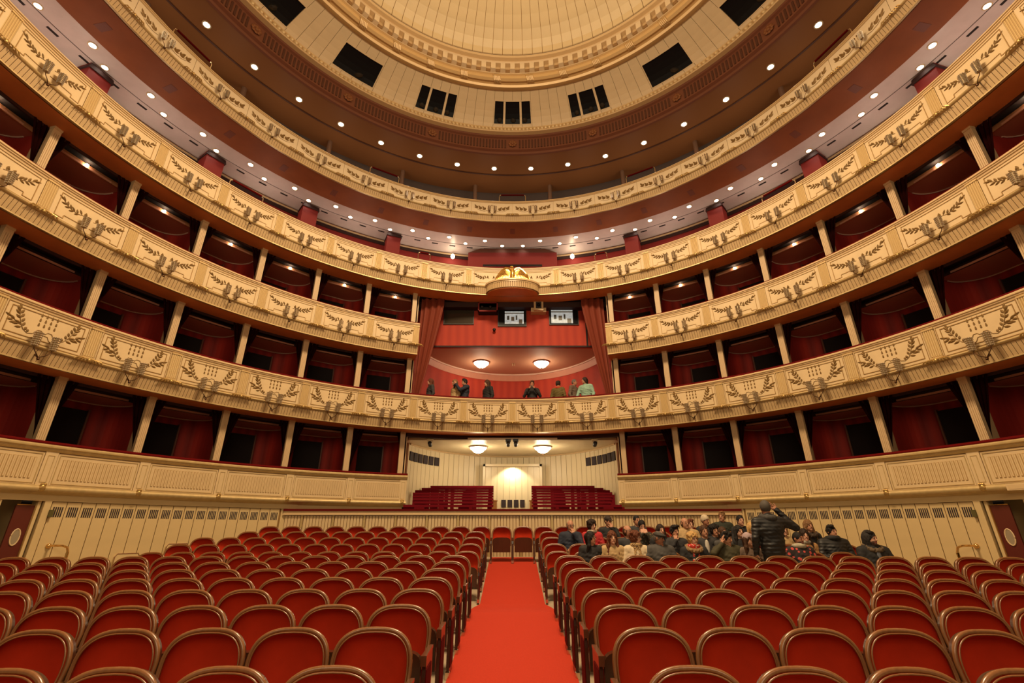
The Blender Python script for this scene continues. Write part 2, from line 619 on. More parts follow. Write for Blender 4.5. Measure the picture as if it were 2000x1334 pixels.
mb = MB()
ell_wall(mb, 0.7, ZT[1] - 1.22)
rw = tag(link('wall_rear', mb.mesh('wall_rear', GOLDLINE)), kind='structure')
NBRD = 44
for i in range(NBRD):
    t0 = -1.355 + 2.71 * i / NBRD
    t1 = -1.355 + 2.71 * (i + 1) / NBRD
    if abs((t0 + t1) / 2) < 0.30:
        z0 = 4.15
    else:
        z0 = 0.72
    mb = MB()
    g = 0.0018
    vs = []
    for z in (z0, 4.62):
        for k in (0.985, 1.001):
            for t in (t0 + g, t1 - g):
                vs.append((*ell(t, k), z))
    mb.hexa(vs)
    link('wall_board', mb.mesh('rear_board', STANDWALL), rw)
# black vent squares at both ends of the rear wall
mbv = MB()
for s in (-1, 1):
    for i in range(6):
        t = s * (1.30 - i * 0.08)
        mbv = MB()
        vs = []
        for z in (3.99, 4.33):
            for k in (0.975, 0.986):
                for tt in (t - 0.03, t + 0.03):
                    vs.append((*ell(tt, k), z))
        mbv.hexa(vs)
        link('vent_square', mbv.mesh('vent_square', DOORGREY), rw)
# cove between wall and ceiling
mb = MB()
pts = [(*ell(-1.34 + 2.68 * i / 40, 0.98), 4.60) for i in range(41)]
mb.tube(pts, 0.035, 6)
link('cove_moulding', mb.mesh('cove_moulding', LEDGE, True), rw)
# ceiling of the standing area
mb = MB()
poly = [ell(-1.37 + 2.74 * i / 40, 1.02) for i in range(41)]
mb.prism(poly + [(3.9, 17.4), (-3.9, 17.4)], lambda x, y, d: (x, y, d), 4.63, 4.72)
tag(link('ceiling_standing_area', mb.mesh('ceiling_standing', STANDWALL)), kind='structure')
tag(link('trim_3', arc_mesh('standing_lintel', [(0.80, 4.66), (0.92, 4.66), (0.92, 4.82), (0.80, 4.82)], -20.2, 20.2, DARKRED)), kind='structure')
# bright porch with boards in the middle
mb = MB()
mb.box(-1.22, 1.22, 21.15, 21.2, 0.7, 4.17)
porch = tag(link('door_3', mb.mesh('porch_back', GOLDLINE)), kind='structure')
mb = MB()
mb.box(-0.13, 0.13, 21.1, 21.16, 0.7, 4.10)
pb = mb.mesh('porch_board', STANDWALL)
for i in range(9):
    link('porch_board', pb, porch, ((i - 4) * 0.27, 0, 0))
mb = MB()
mb.box(-1.3, -1.2, 20.95, 21.25, 0.7, 4.2)
mb.box(1.2, 1.3, 20.95, 21.25, 0.7, 4.2)
mb.box(-1.3, 1.3, 20.95, 21.25, 4.1, 4.2)
link('porch_frame', mb.mesh('porch_frame', STANDWALL), porch)
mb = MB()
mb.box(-0.10, 0.10, 21.06, 21.11, 2.40, 2.70)
vm = mb.mesh('floor_vent', DOORGREY)
for i in range(4):
    link('floor_vent', vm, porch, ((i - 1.5) * 0.27 + 0.02, 0, 0))
pl = bpy.data.lights.new('porch_lamp', 'SPOT')
pl.energy = 75
pl.color = (1.0, 0.86, 0.6)
pl.spot_size = R_(120)
pl.shadow_soft_size = 0.08
plo = bpy.data.objects.new('porch_lamp', pl)
COL.objects.link(plo)
plo.location = (0, 20.70, 3.98)
plo.rotation_euler = (R_(38), 0, 0)

# wall under the parterre boxes beside the standing area
for s, nm in ((-1, 'wall_standing_left'), (1, 'wall_standing_right')):
    a0, a1 = (20.5, 40.3) if s > 0 else (-40.3, -20.5)
    tag(link(nm, arc_mesh(nm, [(0.10, 0.7), (0.2, 0.7), (0.2, 2.3), (0.10, 2.3)], a0, a1, CREAM2)), kind='structure')
# stepped floor with velvet leaning rails
fl = tag(link('floor_standing_area', None), kind='structure')
for i in range(9):
    y0 = 14.52 + i * 0.62 if i else 14.52
    z1 = 0.95 + 0.125 * i
    mb = MB()
    if i == 0:
        poly = [PP(-39.5 + 79 * k / 24, 0.16)[:2] for k in range(25)]
        mb.prism([p for p in poly], lambda x, y, d: (x, y, d), 0.6, z1)
        poly2 = [(-3.5, 15.9), (-3.8, 16.8)] + [ell(-1.36 + 2.72 * k / 24, 1.0) for k in range(25)] + [(3.8, 16.8), (3.5, 15.9)]
        mb.prism(poly2, lambda x, y, d: (x, y, d), 0.6, z1)
    else:
        mb.box(-3.5, 3.5, y0 + 0.3, y0 + 0.3 + 0.62, z1 - 0.2, z1)
    link('step', mb.mesh('step', FLOORM), fl)
for s in (-1, 1):
    for i in range(8):
        y = 15.35 + 0.62 * i
        zt = 2.26 + 0.131 * i
        x0 = 0.60 + 0.025 * i
        x1 = [3.42, 3.21, 3.37, 3.53, 3.66, 3.71, 3.58, 3.33][i]
        t = thing('leaning_rail', '%s dark red leaning rail behind the stalls partition, %s' % (ORD[i], side(s)), 'rail', (0, y, zt - 1.1), group='leaning rails of the standing area')
        mb = MB()
        mb.box(*sorted((s * x0, s * x1)), -0.06, 0.06, 1.025, 1.10)
        link('velvet_bar', mb.mesh('velvet_bar', VELVET_D), t)
        for k in range(4):
            xx = s * (x0 + 0.12 + (x1 - x0 - 0.24) * k / 3)
            mb = MB()
            mb.box(xx - 0.07 - 0.05 * (k % 2), xx + 0.07 + 0.14 * (k % 2), -0.025, 0.025, 0.15, 1.03)
            link('post', mb.mesh('rail_post', VELVET_D), t)

mb = MB()
mb.box(-0.14, 0.14, -0.14, 0.14, 0, 0.62)
for s in (-1, 1):
    bx = MB()
    bx.box(-0.15, 0.15, -0.13, 0.13, 0.0, 0.66)
    bx.box(-0.17, 0.17, -0.15, 0.15, 0.66, 0.70)
    tag(link('wooden_stand', bx.mesh('wooden_stand', mat('orange_wood', (0.52, 0.24, 0.06), 0.4)), None, (s * 0.80 + (0.06 if s > 0 else 0), 20.25, 1.94)),
        'small orange wooden stand beyond the leaning rails, ' + side(s), 'stand')

# ------------------------------------------------------------- loge over the standing area
ZL0 = ZT[1] - 0.95
ZLC = 6.94 + CAMZ
mb = MB()
ell_wall(mb, ZL0, ZLC, 1.0, 1.03)
lw = tag(link('wall_loge', mb.mesh('wall_loge', LOGERED)), kind='structure')
mb = MB()
poly = [ell(-1.36 + 2.72 * i / 40, 1.0) for i in range(41)] + [(3.8, 16.95), (-3.8, 16.95)]
mb.prism(poly, lambda x, y, d: (x, y, d), ZL0 - 0.2, ZL0)
tag(link('floor_loge', mb.mesh('floor_loge', CARPET)), kind='structure')
mb = MB()
poly = [ell(-1.41 + 2.82 * i / 40, 1.02) for i in range(41)]
mb.prism(poly, lambda x, y, d: (x, y, d), ZLC, ZLC + 0.12)
LOGECEIL = mat('loge_ceiling_paint', (0.52, 0.27, 0.165), 0.65, spec=0.3)
tag(link('ceiling_loge', mb.mesh('ceiling_loge', LOGECEIL)), kind='structure')
mb = MB()
mb.tube([(*ell(-1.33 + 2.66 * i / 40, 0.965), ZLC - 0.02) for i in range(41)], 0.045, 6)
link('cornice', mb.mesh('loge_cornice', BOXTRIM, True), lw)
mb = MB()
for i in range(36):
    ta, tb = -1.33 + 2.66 * i / 36, -1.33 + 2.66 * (i + 1) / 36
    vs = []
    for (z, k) in ((ZLC - 0.30, 0.995), (ZLC - 0.03, 0.97)):
        for kk in (k, 1.0):
            for t in (ta, tb):
                vs.append((*ell(t, kk), z))
    mb.hexa(vs)
link('cornice_cove', mb.mesh('cornice_cove', BOXCEIL), lw)
# doorway glimpsed over the parapet
mb = MB()
mb.box(-0.80, 0.80, 21.55, 21.62, ZL0, 6.28)
dr = tag(link('door_4', mb.mesh('loge_doorway', STANDWALL)), kind='structure')
mb = MB()
mb.box(-0.9, 0.9, 21.5, 21.6, 6.26, 6.40)
link('door_head', mb.mesh('door_head', GOLDPALE), dr)
# upper wall of the projection booth
YB = 17.75
mb = MB()
mb.box(-4.05, 4.05, YB, YB + 0.2, ZLC - 0.02, ZT[3] - 1.20)
bw = tag(link('wall_booth', mb.mesh('wall_booth', LOGERED)), kind='structure')
mb = MB()
mb.box(-4.05, 4.05, YB - 0.02, YB + 0.06, ZLC - 0.03, ZLC + 0.03)
link('booth_sill', mb.mesh('booth_sill', DARKRED), bw)
mb = MB()
mb.box(-4.2, 4.2, YB - 0.35, YB + 0.1, ZT[3] - 1.45, ZT[3] - 1.2)
link('lintel', mb.mesh('booth_lintel', DARKRED), bw)


def booth_px(x, y, Y=YB):
    """world X and Z of a point of the booth wall"""
    f = 900.0
    th = math.atan(363 / f)
    c, s = math.cos(th), math.sin(th)
    u, v = (x - 1001) / f, (667 - y) / f
    dy, dz = c - v * s, s + v * c
    return u / dy * Y, dz / dy * Y + CAMZ


def window_at(nm, x0, x1, y0, y1, inner=None):
    X0, Z1 = booth_px(x0, y0)
    X1, Z0 = booth_px(x1, y1)
    mb = MB()
    mb.box(X0, X1, YB - 0.03, YB + 0.01, Z0, Z1)
    w = tag(link(nm, mb.mesh(nm, GLASSDARK)), kind='structure')
    mb = MB()
    for (a, b, c_, d_) in ((X0 - .03, X0, Z0 - .03, Z1 + .03), (X1, X1 + .03, Z0 - .03, Z1 + .03), (X0, X1, Z0 - .03, Z0), (X0, X1, Z1, Z1 + .03)):
        mb.box(a, b, YB - 0.05, YB + 0.01, c_, d_)
    link('window_frame', mb.mesh('window_frame', BLACK), w)
    if inner:
        A, Zt = booth_px(inner[0], inner[2])
        B, Zb = booth_px(inner[1], inner[3])
        mb = MB()
        mb.box(A, B, YB - 0.045, YB - 0.025, Zb, Zt)
        pn = link('pane', mb.mesh('pane', SCREEN), w)
        # dim equipment seen inside the booth
        for q, (u0, u1, v0, v1) in enumerate(((0.0, 1.0, 0.80, 0.88), (0.12, 0.24, 0.30, 0.62), (0.34, 0.50, 0.22, 0.55), (0.58, 0.66, 0.30, 0.66), (0.74, 0.92, 0.0, 0.34))):
            mb = MB()
            mb.box(A + (B - A) * u0, A + (B - A) * u1, YB - 0.055, YB - 0.04, Zb + (Zt - Zb) * v0, Zb + (Zt - Zb) * v1)
            link('equipment', mb.mesh('equipment', mat('booth_equipment_%d' % (q % 2), (0.10, 0.12, 0.12) if q % 2 else (0.25, 0.26, 0.25), 0.5)), w)
    return w


GREYGLASS = mat('grey_reflecting_glass', (0.045, 0.035, 0.025), 0.12)
w1 = window_at('window_1', 870, 924, 592, 633)
w1.data.materials[0] = GREYGLASS
window_at('window_2', 974, 1027, 603, 637, (986, 1023, 609, 633))
window_at('window_3', 1073, 1129, 603, 634, (1076, 1119, 606, 632))
# dark niche on the booth wall by the drape
X0, Z1 = booth_px(1143, 632)
X1, Z0 = booth_px(1149, 678)
mb = MB()
mb.box(X0, X1, YB - 0.04, YB + 0.01, Z0, Z1)
link('service_slot', mb.mesh('service_slot', DARK), bw)
# projector boxes
for (x0, x1, y0, y1, m, lab, white) in ((934, 972, 590, 608, DARKRED, 'dark red equipment box with a reddish frame hung beside the grey booth window', False),
                                        (1037, 1067, 586, 606, CREAM, 'pale camera box with a dark lens hung between the two bright booth windows', True)):
    A, Zt = booth_px(x0, y0, YB - 0.4)
    B, Zb = booth_px(x1, y1, YB - 0.4)
    t = thing('equipment_box', lab, 'equipment', ((A + B) / 2, YB - 0.4, Zb))
    hw, hh = (B - A) / 2, Zt - Zb
    mb = MB()
    if white:
        mb.box(-hw * .62, hw * .62, 0, 0.42, 0, hh)
        link('casing', mb.mesh('casing', CREAM), t)
        mb = MB()
        mb.box(-hw, hw, 0.1, 0.42, -0.02, hh * .35)
        link('bracket', mb.mesh('bracket', CREAM), t)
        mb = MB()
        mb.box(-hw * .36, hw * .36, -0.03, 0.02, hh * .2, hh * .8)
        ln = link('lens_hood', mb.mesh('lens_hood', BLACK), t)
        mb = MB()
        mb.sphere((0, -0.03, hh * .5), 0.08, 10, 6)
        link('lens', mb.mesh('lens', GLASSDARK, True), ln)
    else:
        mb.box(-hw, hw, 0.05, 0.45, 0, hh)
        link('casing', mb.mesh('casing', DARK), t)
        mb = MB()
        for (a, b, c_, d_) in ((-hw, hw, 0, 0.05), (-hw, hw, hh - .04, hh), (-hw, -hw + .05, 0, hh), (hw - .05, hw, 0, hh)):
            mb.box(a, b, 0, 0.06, c_, d_)
        link('frame', mb.mesh('frame', GALRED), t)
        for q in (-.25, .1):
            mb = MB()
            mb.sphere((q, 0.04, hh * .5), 0.07, 10, 6)
            link('lens', mb.mesh('lens', BLACK, True), t)
X0, Z0 = booth_px(965.5, 646)
mb = MB()
mb.sphere((0, 0, 0), 0.07, 12, 8)
mb.box(-0.03, 0.03, 0, 0.14, -0.03, 0.03)
tag(link('dome_camera', mb.mesh('dome_camera', BLACK, True), None, (X0, YB - 0.12, Z0)), 'small black ball camera on the red booth wall below the windows', 'camera')

# loge wall fittings
mb = MB()
mb.box(-0.22, 0.22, -0.03, 0.05, -0.13, 0.13)
v = tag(link('wall_grille', mb.mesh('wall_grille', DOORGREY), None, (-3.05, 20.2, 6.72), 0.55), 'dark rectangular grille on the red loge wall', 'grille')
mb = MB()
mb.box(-0.085, 0.085, -0.03, 0.1, -0.06, 0.06)
tag(link('exit_sign', mb.mesh('exit_sign', mat('lit_sign', (1, 1, .9), .4, emis=(1, .95, .85), estr=1.6)), None, (0.0, 21.6, 6.80)), 'small lit white sign over the loge doorway', 'sign')
mb = MB()
mb.sphere((0, 0, 0), (0.03, 0.03, 0.07), 8, 6)
mb.sphere((0.09, 0, 0), (0.03, 0.03, 0.06), 8, 6)
tag(link('smoke_detector', mb.mesh('smoke_detector', CREAM, True), None, (0, 19.9, ZLC - 0.05)), 'pair of small cream fittings on the loge ceiling between the bowls', 'detector')

# ------------------------------------------------------------- bowl ceiling lamps
bowl = MB()
bowl.lathe([(0.02, -0.27), (0.06, -0.265), (0.16, -0.24), (0.22, -0.19), (0.245, -0.15), (0.30, -0.12), (0.335, -0.07), (0.34, -0.04)], 24)
bowl_me = bowl.mesh('glass_bowl', LAMPGLASS, True)
rim = MB()
rim.lathe([(0.30, 0.0), (0.37, 0.0), (0.385, -0.03), (0.36, -0.055), (0.33, -0.045)], 24)
rim_me = rim.mesh('rim', CHROME, True)
fin = MB()
fin.sphere((0, 0, -0.29), 0.035, 8, 6)
fin_me = fin.mesh('finial', BRONZED, True)
for (x, y, z, where) in ((-1.41, 19.7, ZLC, 'loge ceiling'), (1.31, 19.7, ZLC, 'loge ceiling'), (-1.38, 18.85, 4.63, 'standing area ceiling'), (1.22, 18.85, 4.63, 'standing area ceiling')):
    t = thing('ceiling_lamp', 'lit glass bowl lamp on the %s, %s' % (where, side(x)), 'lamp', (x, y, z), group='bowl lamps')
    link('glass_bowl', bowl_me, t)
    link('rim', rim_me, t)
    link('finial', fin_me, t)
    d = bpy.data.lights.new('bowl_light', 'POINT')
    d.energy = 38 if z > 5 else 62
    d.color = (1.0, 0.80, 0.52)
    d.shadow_soft_size = 0.25
    o = bpy.data.objects.new('bowl_light', d)
    COL.objects.link(o)
    o.location = (x, y, z - 0.55)
t = thing('ceiling_lamp', 'lit glass bowl lamp low behind the loge doorway, seen just over the parapet', 'lamp', (0, 21.2, 6.3), group='bowl lamps')
link('glass_bowl', bowl_me, t)
link('rim', rim_me, t)
link('finial', fin_me, t)
# loudspeakers / cameras under the standing-area ceiling
for (px, lab) in ((-3.05, 'at the end of the seatless boards, on the side with empty stalls'), (-0.16, 'one of a pair between the bowl lamps'), (0.12, 'one of a pair between the bowl lamps'), (3.05, "at the end of the seatless boards, on the seated visitors' side")):
    near = abs(px) < 1
    lab2 = ('small black spotlight in a pair between the standing-area bowl lamps' if near else 'small black spotlight on a bracket near the vent squares, ' + side(px))
    t = thing('spotlight', lab2, 'spotlight', (px, 17.25, 4.63), group='black spotlights under the standing-area ceiling')
    mb = MB()
    mb.box(-0.10, 0.10, -0.05, 0.05, -0.09, 0.02)
    link('bracket', mb.mesh('bracket', BLACK if near else CREAM2), t)
    mb = MB()
    mb.lathe([(0.02, -0.1), (0.075, -0.1), (0.075, 0.08), (0.02, 0.1)], 12)
    o = link('lamp_head', mb.mesh('lamp_head', BLACK, True), t, (0, -0.04, -0.17), rot=(R_(70), 0, 0))

# ------------------------------------------------------------- drapes at the sides of the loge
for s in (-1, 1):
    mb = MB()
    nz, nf = 16, 21
    zt, zb = ZT[3] - 1.25, ZT[1] - 0.3
    vs = []
    for j in range(nz + 1):
        q = j / nz
        z = zt + (zb - zt) * q
        xin = 2.83 + (3.75 - 2.83) * (max(0, q - 0.05)) ** 1.15
        xout = 3.74 + 0.08 * q
        for i in range(nf):
            p = i / (nf - 1)
            x = xin + (xout - xin) * p
            vs.append((s * x, 17.05 + 0.35 * p * 0 + 0.055 * math.sin(p * math.pi * 7) * (1 - 0.4 * q), z))
    fs = [(j * nf + i, j * nf + i + 1, (j + 1) * nf + i + 1, (j + 1) * nf + i) for j in range(nz) for i in range(nf - 1)]
    mb.add(vs, fs)
    d = link('drape', mb.mesh('drape', DRAPE, True))
    tag(d, 'tall reddish brown drape gathered towards its foot beside the loge, ' + side(s), 'curtain')
    md = d.modifiers.new('thick', 'SOLIDIFY')
    md.thickness = 0.02

# ------------------------------------------------------------- gallery rear wall, ceilings of balcony and gallery
tag(link('ceiling_balcony', arc_mesh('ceiling_balcony', [(1.36, 14.06), (4.5, 14.06), (4.5, 14.14), (1.36, 14.14)], -125, 125, BALCCEIL)), kind='structure')
cl = bpy.data.objects['ceiling_balcony']
link('groove', arc_mesh('groove', [(2.08, 14.05), (2.10, 14.05), (2.10, 14.065), (2.08, 14.065)], -125, 125, BALCLINE), cl)
mbs = MB()
mbs.box(-0.14, 0.14, -0.035, 0.035, -0.012, 0.02)
slot = mbs.mesh('ceiling_slot', DARK)
for i in range(48):
    a = (i - 23.5) * 3.75
    bay_obj('ceiling_slot', slot, cl, a).location = PP(a, 2.28, 14.06)
tag(link('wall_balcony', arc_mesh('wall_balcony', [(2.95, ZT[3] - 0.94), (3.08, ZT[3] - 0.94), (3.08, 14.06), (2.95, 14.06)], -125, 125, GALRED)), kind='structure')
wbk = bpy.data.objects['wall_balcony']
link('wall_band', arc_mesh('wall_band', [(2.90, 13.78), (2.96, 13.78), (2.96, 13.93), (2.90, 13.93)], -125, 125, DARKRED), wbk)
link('wall_strip', arc_mesh('wall_strip', [(2.86, 13.93), (2.96, 13.93), (2.96, 13.99), (2.86, 13.99)], -125, 125, LEDGE), wbk)
# red control booth in the middle of the balcony
t = thing('control_booth', 'wide dark red booth on the balcony directly behind the gilded eagle', 'booth', (0, 18.9, 11.1))
mb = MB()
mb.box(-2.12, 2.12, 0, 0.55, 0, 2.72)
link('body', mb.mesh('booth_body', GALRED), t)
mb = MB()
mb.prism([(-2.12, 2.72), (2.12, 2.72), (1.55, 2.94), (-1.55, 2.94)], lambda x, z, d: (x, d, z), 0.0, 0.55)
link('roof', mb.mesh('booth_roof', mat('booth_roof_paint', (0.13, 0.04, 0.02), 0.7)), t)
mb = MB()
mb.box(-1.4, 1.4, -0.06, 0.02, 1.95, 2.03)
link('opening', mb.mesh('booth_opening', DARK), t)
# red pillars
mb = MB()
mb.box(-0.30, 0.30, -0.30, 0.30, 0, 2.98)
pm = mb.mesh('shaft', GALRED)
mb = MB()
mb.prism([(-0.34, 2.80), (0.34, 2.80), (0.30, 2.95), (-0.30, 2.95)], lambda x, z, d: (x, d, z), -0.34, 0.34)
cp = mb.mesh('cap', DARKRED)
for s in (-1, 1):
    for k, a in enumerate((25.5, 42.0, 58.5, 75.0)):
        p = PP(s * a, 2.45, 11.07)
        t = thing('red_pillar', '%s square red pillar from the control booth, balcony, %s' % (ORD[k], side(s)), 'pillar', p, -R_(s * a), group='red pillars on the balcony')
        link('shaft', pm, t)
        link('cap', cp, t)
# two small lit lamps beside the booth
for s in (-1, 1):
    t = thing('wall_lamp', 'small glowing lamp beside the balcony control booth, ' + side(s), 'lamp', (s * 2.88, 19.05, 13.70), group='lamps beside the control booth')
    mb = MB()
    mb.sphere((0, 0, 0), (0.10, 0.10, 0.13), 12, 8)
    link('globe', mb.mesh('globe', LAMPGLASS, True), t)
    mb = MB()
    mb.tube([(0, 0, 0.1), (0, 0, 0.2), (0, 0.12, 0.22)], 0.015, 6)
    link('arm', mb.mesh('arm', CHROME), t)
    d = bpy.data.lights.new('lamp_light', 'POINT')
    d.energy = 9
    d.color = (1.0, 0.78, 0.5)
    d.shadow_soft_size = 0.12
    o = bpy.data.objects.new('lamp_light', d)
    COL.objects.link(o)
    o.location = (s * 2.88, 18.85, 13.60)

gw = tag(link('wall_gallery', arc_mesh('wall_gallery', [(3.1, 14.16), (3.25, 14.16), (3.25, 18.6), (3.1, 18.6)], -125, 125, BALCLINE)), kind='structure')
mb = MB()
w = (R0 + 3.1) * R_(4.1) / 2 - 0.02
mb.box(-w, w, 3.06, 3.11, 14.2, 17.55, 0, lambda x, r, z: ((R0 + r) * math.sin(x / (R0 + 3.1)), (R0 + r) * math.cos(x / (R0 + 3.1)) - R0, z))
gp = mb.mesh('wall_panel', GALWALL)
for i in range(40):
    a = (i - 19.5) * 4.1
    bay_obj('wall_panel', gp, gw, a)
mb = MB()
mb.lathe([(0.13, 0), (0.13, 0.02), (0.10, 0.04), (0.10, 3.3), (0.13, 3.34)], 14)
gcol = mb.mesh('gallery_column', mat('gallery_column_paint', (0.20, 0.10, 0.055), 0.4), True)
for s in (-1, 1):
    for k, a in enumerate((8.6, 25.0, 40.5, 57, 73)):
        tag(link('gallery_column', gcol, None, PP(s * a, 2.5, 14.7)), '%s slim brown column from the middle of the gallery, %s' % (ORD[k], side(s)), 'column', 'gallery columns')
# ------------------------------------------------------------- main ceiling: frieze, cornice, attic, ring, dome
def CP(a, R, yc, z):
    return (R * math.sin(R_(a)), yc + R * math.cos(R_(a)), z)


def ring_mesh(name, prof, m, n=180, closed=False, a0=-180, a1=180):
    """prof: (R, yc, z)"""
    mb = MB()
    k = len(prof)
    full = (a1 - a0) >= 360
    cnt = n if full else n + 1
    for i in range(cnt):
        a = a0 + (a1 - a0) * i / n
        for (R, yc, z) in prof:
            mb.v.append(CP(a, R, yc, z))
    kk = k if closed else k - 1
    for i in range(n):
        i2 = (i + 1) % cnt
        for j in range(kk):
            j2 = (j + 1) % k
            mb.f.append((i * k + j, i * k + j2, i2 * k + j2, i2 * k + j))
            mb.m.append(0)
    return fixn(mb.mesh(name, m, True))


Y1, Y2 = 5.82, 6.17
ceil = tag(link('ceiling', None), kind='structure')
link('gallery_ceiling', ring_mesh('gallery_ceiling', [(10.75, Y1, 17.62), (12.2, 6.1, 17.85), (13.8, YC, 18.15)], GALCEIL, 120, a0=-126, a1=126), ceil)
link('gallery_ceiling_ridge', ring_mesh('gallery_ceiling_ridge', [(12.05, 6.05, 17.80), (12.10, 6.06, 17.79), (12.15, 6.07, 17.84)], FRIEZED, 120, a0=-126, a1=126), ceil)
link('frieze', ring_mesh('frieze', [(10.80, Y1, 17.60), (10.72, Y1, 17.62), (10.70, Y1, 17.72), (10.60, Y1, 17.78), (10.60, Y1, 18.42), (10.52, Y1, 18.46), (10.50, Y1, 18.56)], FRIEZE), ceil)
# flutes of the frieze, one strip between rosettes
mb = MB()
for i in range(22):
    a = (i - 10.5) * 0.78
    vs = []
    for z in (17.86, 18.34):
        for R in (10.575, 10.61):
            for aa in (a - 0.2, a + 0.2):
                p = CP(aa, R, 0, z)
                vs.append((p[0], p[1], z))
    mb.hexa(vs)
fl_me = mb.mesh('flute_strip', FRIEZED)
mb = MB()
for k in range(8):
    t = 2 * math.pi * k / 8
    mb.sphere((0.13 * math.cos(t), 10.55, 18.1 + 0.13 * math.sin(t)), (0.07, 0.03, 0.07), 6, 4)
mb.sphere((0, 10.54, 18.1), (0.08, 0.05, 0.08), 8, 6)
ros = mb.mesh('rosette', mat('rosette_gilding', (0.26, 0.10, 0.04), 0.5, metal=0.2), True)
for i in range(12):
    a = -110 + 20 * i
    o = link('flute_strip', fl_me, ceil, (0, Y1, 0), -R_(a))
    link('rosette', ros, ceil, (0, Y1, 0), -R_(a + 10))
link('cornice', ring_mesh('cornice', [(10.50, Y1, 18.54), (10.30, Y1, 18.55), (10.28, Y1, 18.60), (10.36, Y1, 18.63), (10.36, Y1, 18.74), (10.30, Y1, 18.77), (10.30, Y1, 18.82), (10.36, Y1, 18.84)], mat('cornice_paint', (0.72, 0.52, 0.28), 0.4)), ceil)
mb = MB()
for i in range(380):
    a = 360 * i / 380
    p = CP(a, 10.31, Y1, 18.685)
    mb.sphere(p, (0.072, 0.072, 0.075), 6, 5)
tag(link('bead_moulding', mb.mesh('bead_moulding', mat('bead_gilding', (0.86, 0.68, 0.40), 0.3, metal=0.1), True), ceil), kind='stuff')


def attic_pt(a, t, off=0.0):
    th = t * 60.0
    R = 10.36 - 1.62 * ((1 - math.cos(R_(th))) / (1 - math.cos(R_(60.0))) * 0.45 + t * 0.55)
    z = 18.80 + 1.02 * (math.sin(R_(th)) / math.sin(R_(60.0)) * 0.5 + t * 0.5)
    yc = Y1 + (Y2 - Y1) * t
    return CP(a, R + off * 0.8, yc, z + off)


def patch(mb, a0, a1, t0, t1, o0, o1, n=4, na=1, mi=0):
    """closed slab on the attic surface between two offsets"""
    for i in range(n):
        for j in range(na):
            ta, tb = t0 + (t1 - t0) * i / n, t0 + (t1 - t0) * (i + 1) / n
            aa, ab = a0 + (a1 - a0) * j / na, a0 + (a1 - a0) * (j + 1) / na
            vs = [attic_pt(q, t, o) for o in (o0, o1) for t in (ta, tb) for q in (aa, ab)]
            mb.hexa(vs, mi)


link('attic_backing', ring_mesh('attic_backing', [(10.36 + 0.05 - 1.62 * ((1 - math.cos(R_(t * 6.0))) / .5 * .45 + t * .055), Y1 + (Y2 - Y1) * t / 10,
     18.85 + 1.02 * (math.sin(R_(t * 6.0)) / math.sin(R_(60.0)) * .5 + t * .05)) for t in range(11)], DOMEGAP), ceil)
NB = 142
AB = 360.0 / NB
WIN = (0, 20.3, 40.6, 60.8, 81.1)
T0w, T1w = 0.15, 0.73
full = lowb = upb = None
for (nm, ta, tb) in (('f', 0, 1), ('l', 0, T0w - 0.02), ('u', T1w + 0.02, 1)):
    mb = MB()
    patch(mb, -AB / 2 + 0.035, AB / 2 - 0.035, ta, tb, 0.0, 0.03, 6 if nm == 'f' else 2)
    # rebuild relative to the board's own pivot is not needed: boards are rotated about the ring axis
    if nm == 'f':
        full = mb
    elif nm == 'l':
        lowb = mb
    else:
        upb = mb


def ring_board(nm, a, ta, tb, n):
    mb = MB()
    patch(mb, a - AB / 2 + 0.035, a + AB / 2 - 0.035, ta, tb, 0.0, 0.03, n)
    link('attic_board', mb.mesh(nm, ATTIC), ceil)


for i in range(NB):
    a = -180 + AB * (i + 0.5)
    inwin = any(abs(abs(a) - w) < 5.0 for w in WIN)
    if abs(a) > 128:
        continue
    if inwin:
        ring_board('attic_board', a, 0, T0w - 0.02, 2)
        ring_board('attic_board', a, T1w + 0.02, 1, 2)
    else:
        ring_board('attic_board', a, 0, 1, 6)
mb = MB()
patch(mb, 128, 232, 0, 1, 0.0, 0.03, 6, 40)
link('attic_rear', mb.mesh('attic_rear', ATTIC), ceil)
k = 4
for w in WIN:
    for s in ((1,) if w == 0 else (-1, 1)):
        k += 1
        wo = tag(link('window_%d' % k, None), kind='structure')
        a = s * w
        hw = 4.95
        mb = MB()
        patch(mb, a - hw, a + hw, T0w, T1w, 0.05, 0.10, 4, 4)
        link('opening', mb.mesh('window_opening', GLASSDARK), wo)
        mb = MB()
        for (q0, q1, t0, t1) in ((a - hw - .12, a - hw + .1, T0w - .02, T1w + .02), (a + hw - .1, a + hw + .12, T0w - .02, T1w + .02),
                                 (a - hw, a + hw, T0w - .02, T0w), (a - hw, a + hw, T1w, T1w + .02)):
            patch(mb, q0, q1, t0, t1, -0.01, 0.1, 3 if t1 - t0 > .1 else 1, 3 if q1 - q0 > 1 else 1)
        link('window_frame', mb.mesh('window_frame', ATTIC), wo)
        if w < 30:
            for q in (-2.2, 2.2):
                mb = MB()
                patch(mb, a + q - 0.28, a + q + 0.28, T0w, T1w, 0.0, 0.08, 3)
                link('mullion', mb.mesh('mullion', ATTIC), wo)
        # lamp housings glimpsed inside
        for q in ((-3.4, 0.2, 3.2) if w < 30 else (1.0,)):
            mb = MB()
            p = attic_pt(a + q, 0.26, 0.04)
            mb.sphere(p, (0.13, 0.13, 0.10) if w < 30 else (0.2, 0.12, 0.09), 8, 5)
            link('lamp_housing', mb.mesh('lamp_housing', mat('lamp_housing_metal', (0.05, 0.045, 0.04), 0.35, metal=0.6), True), wo)

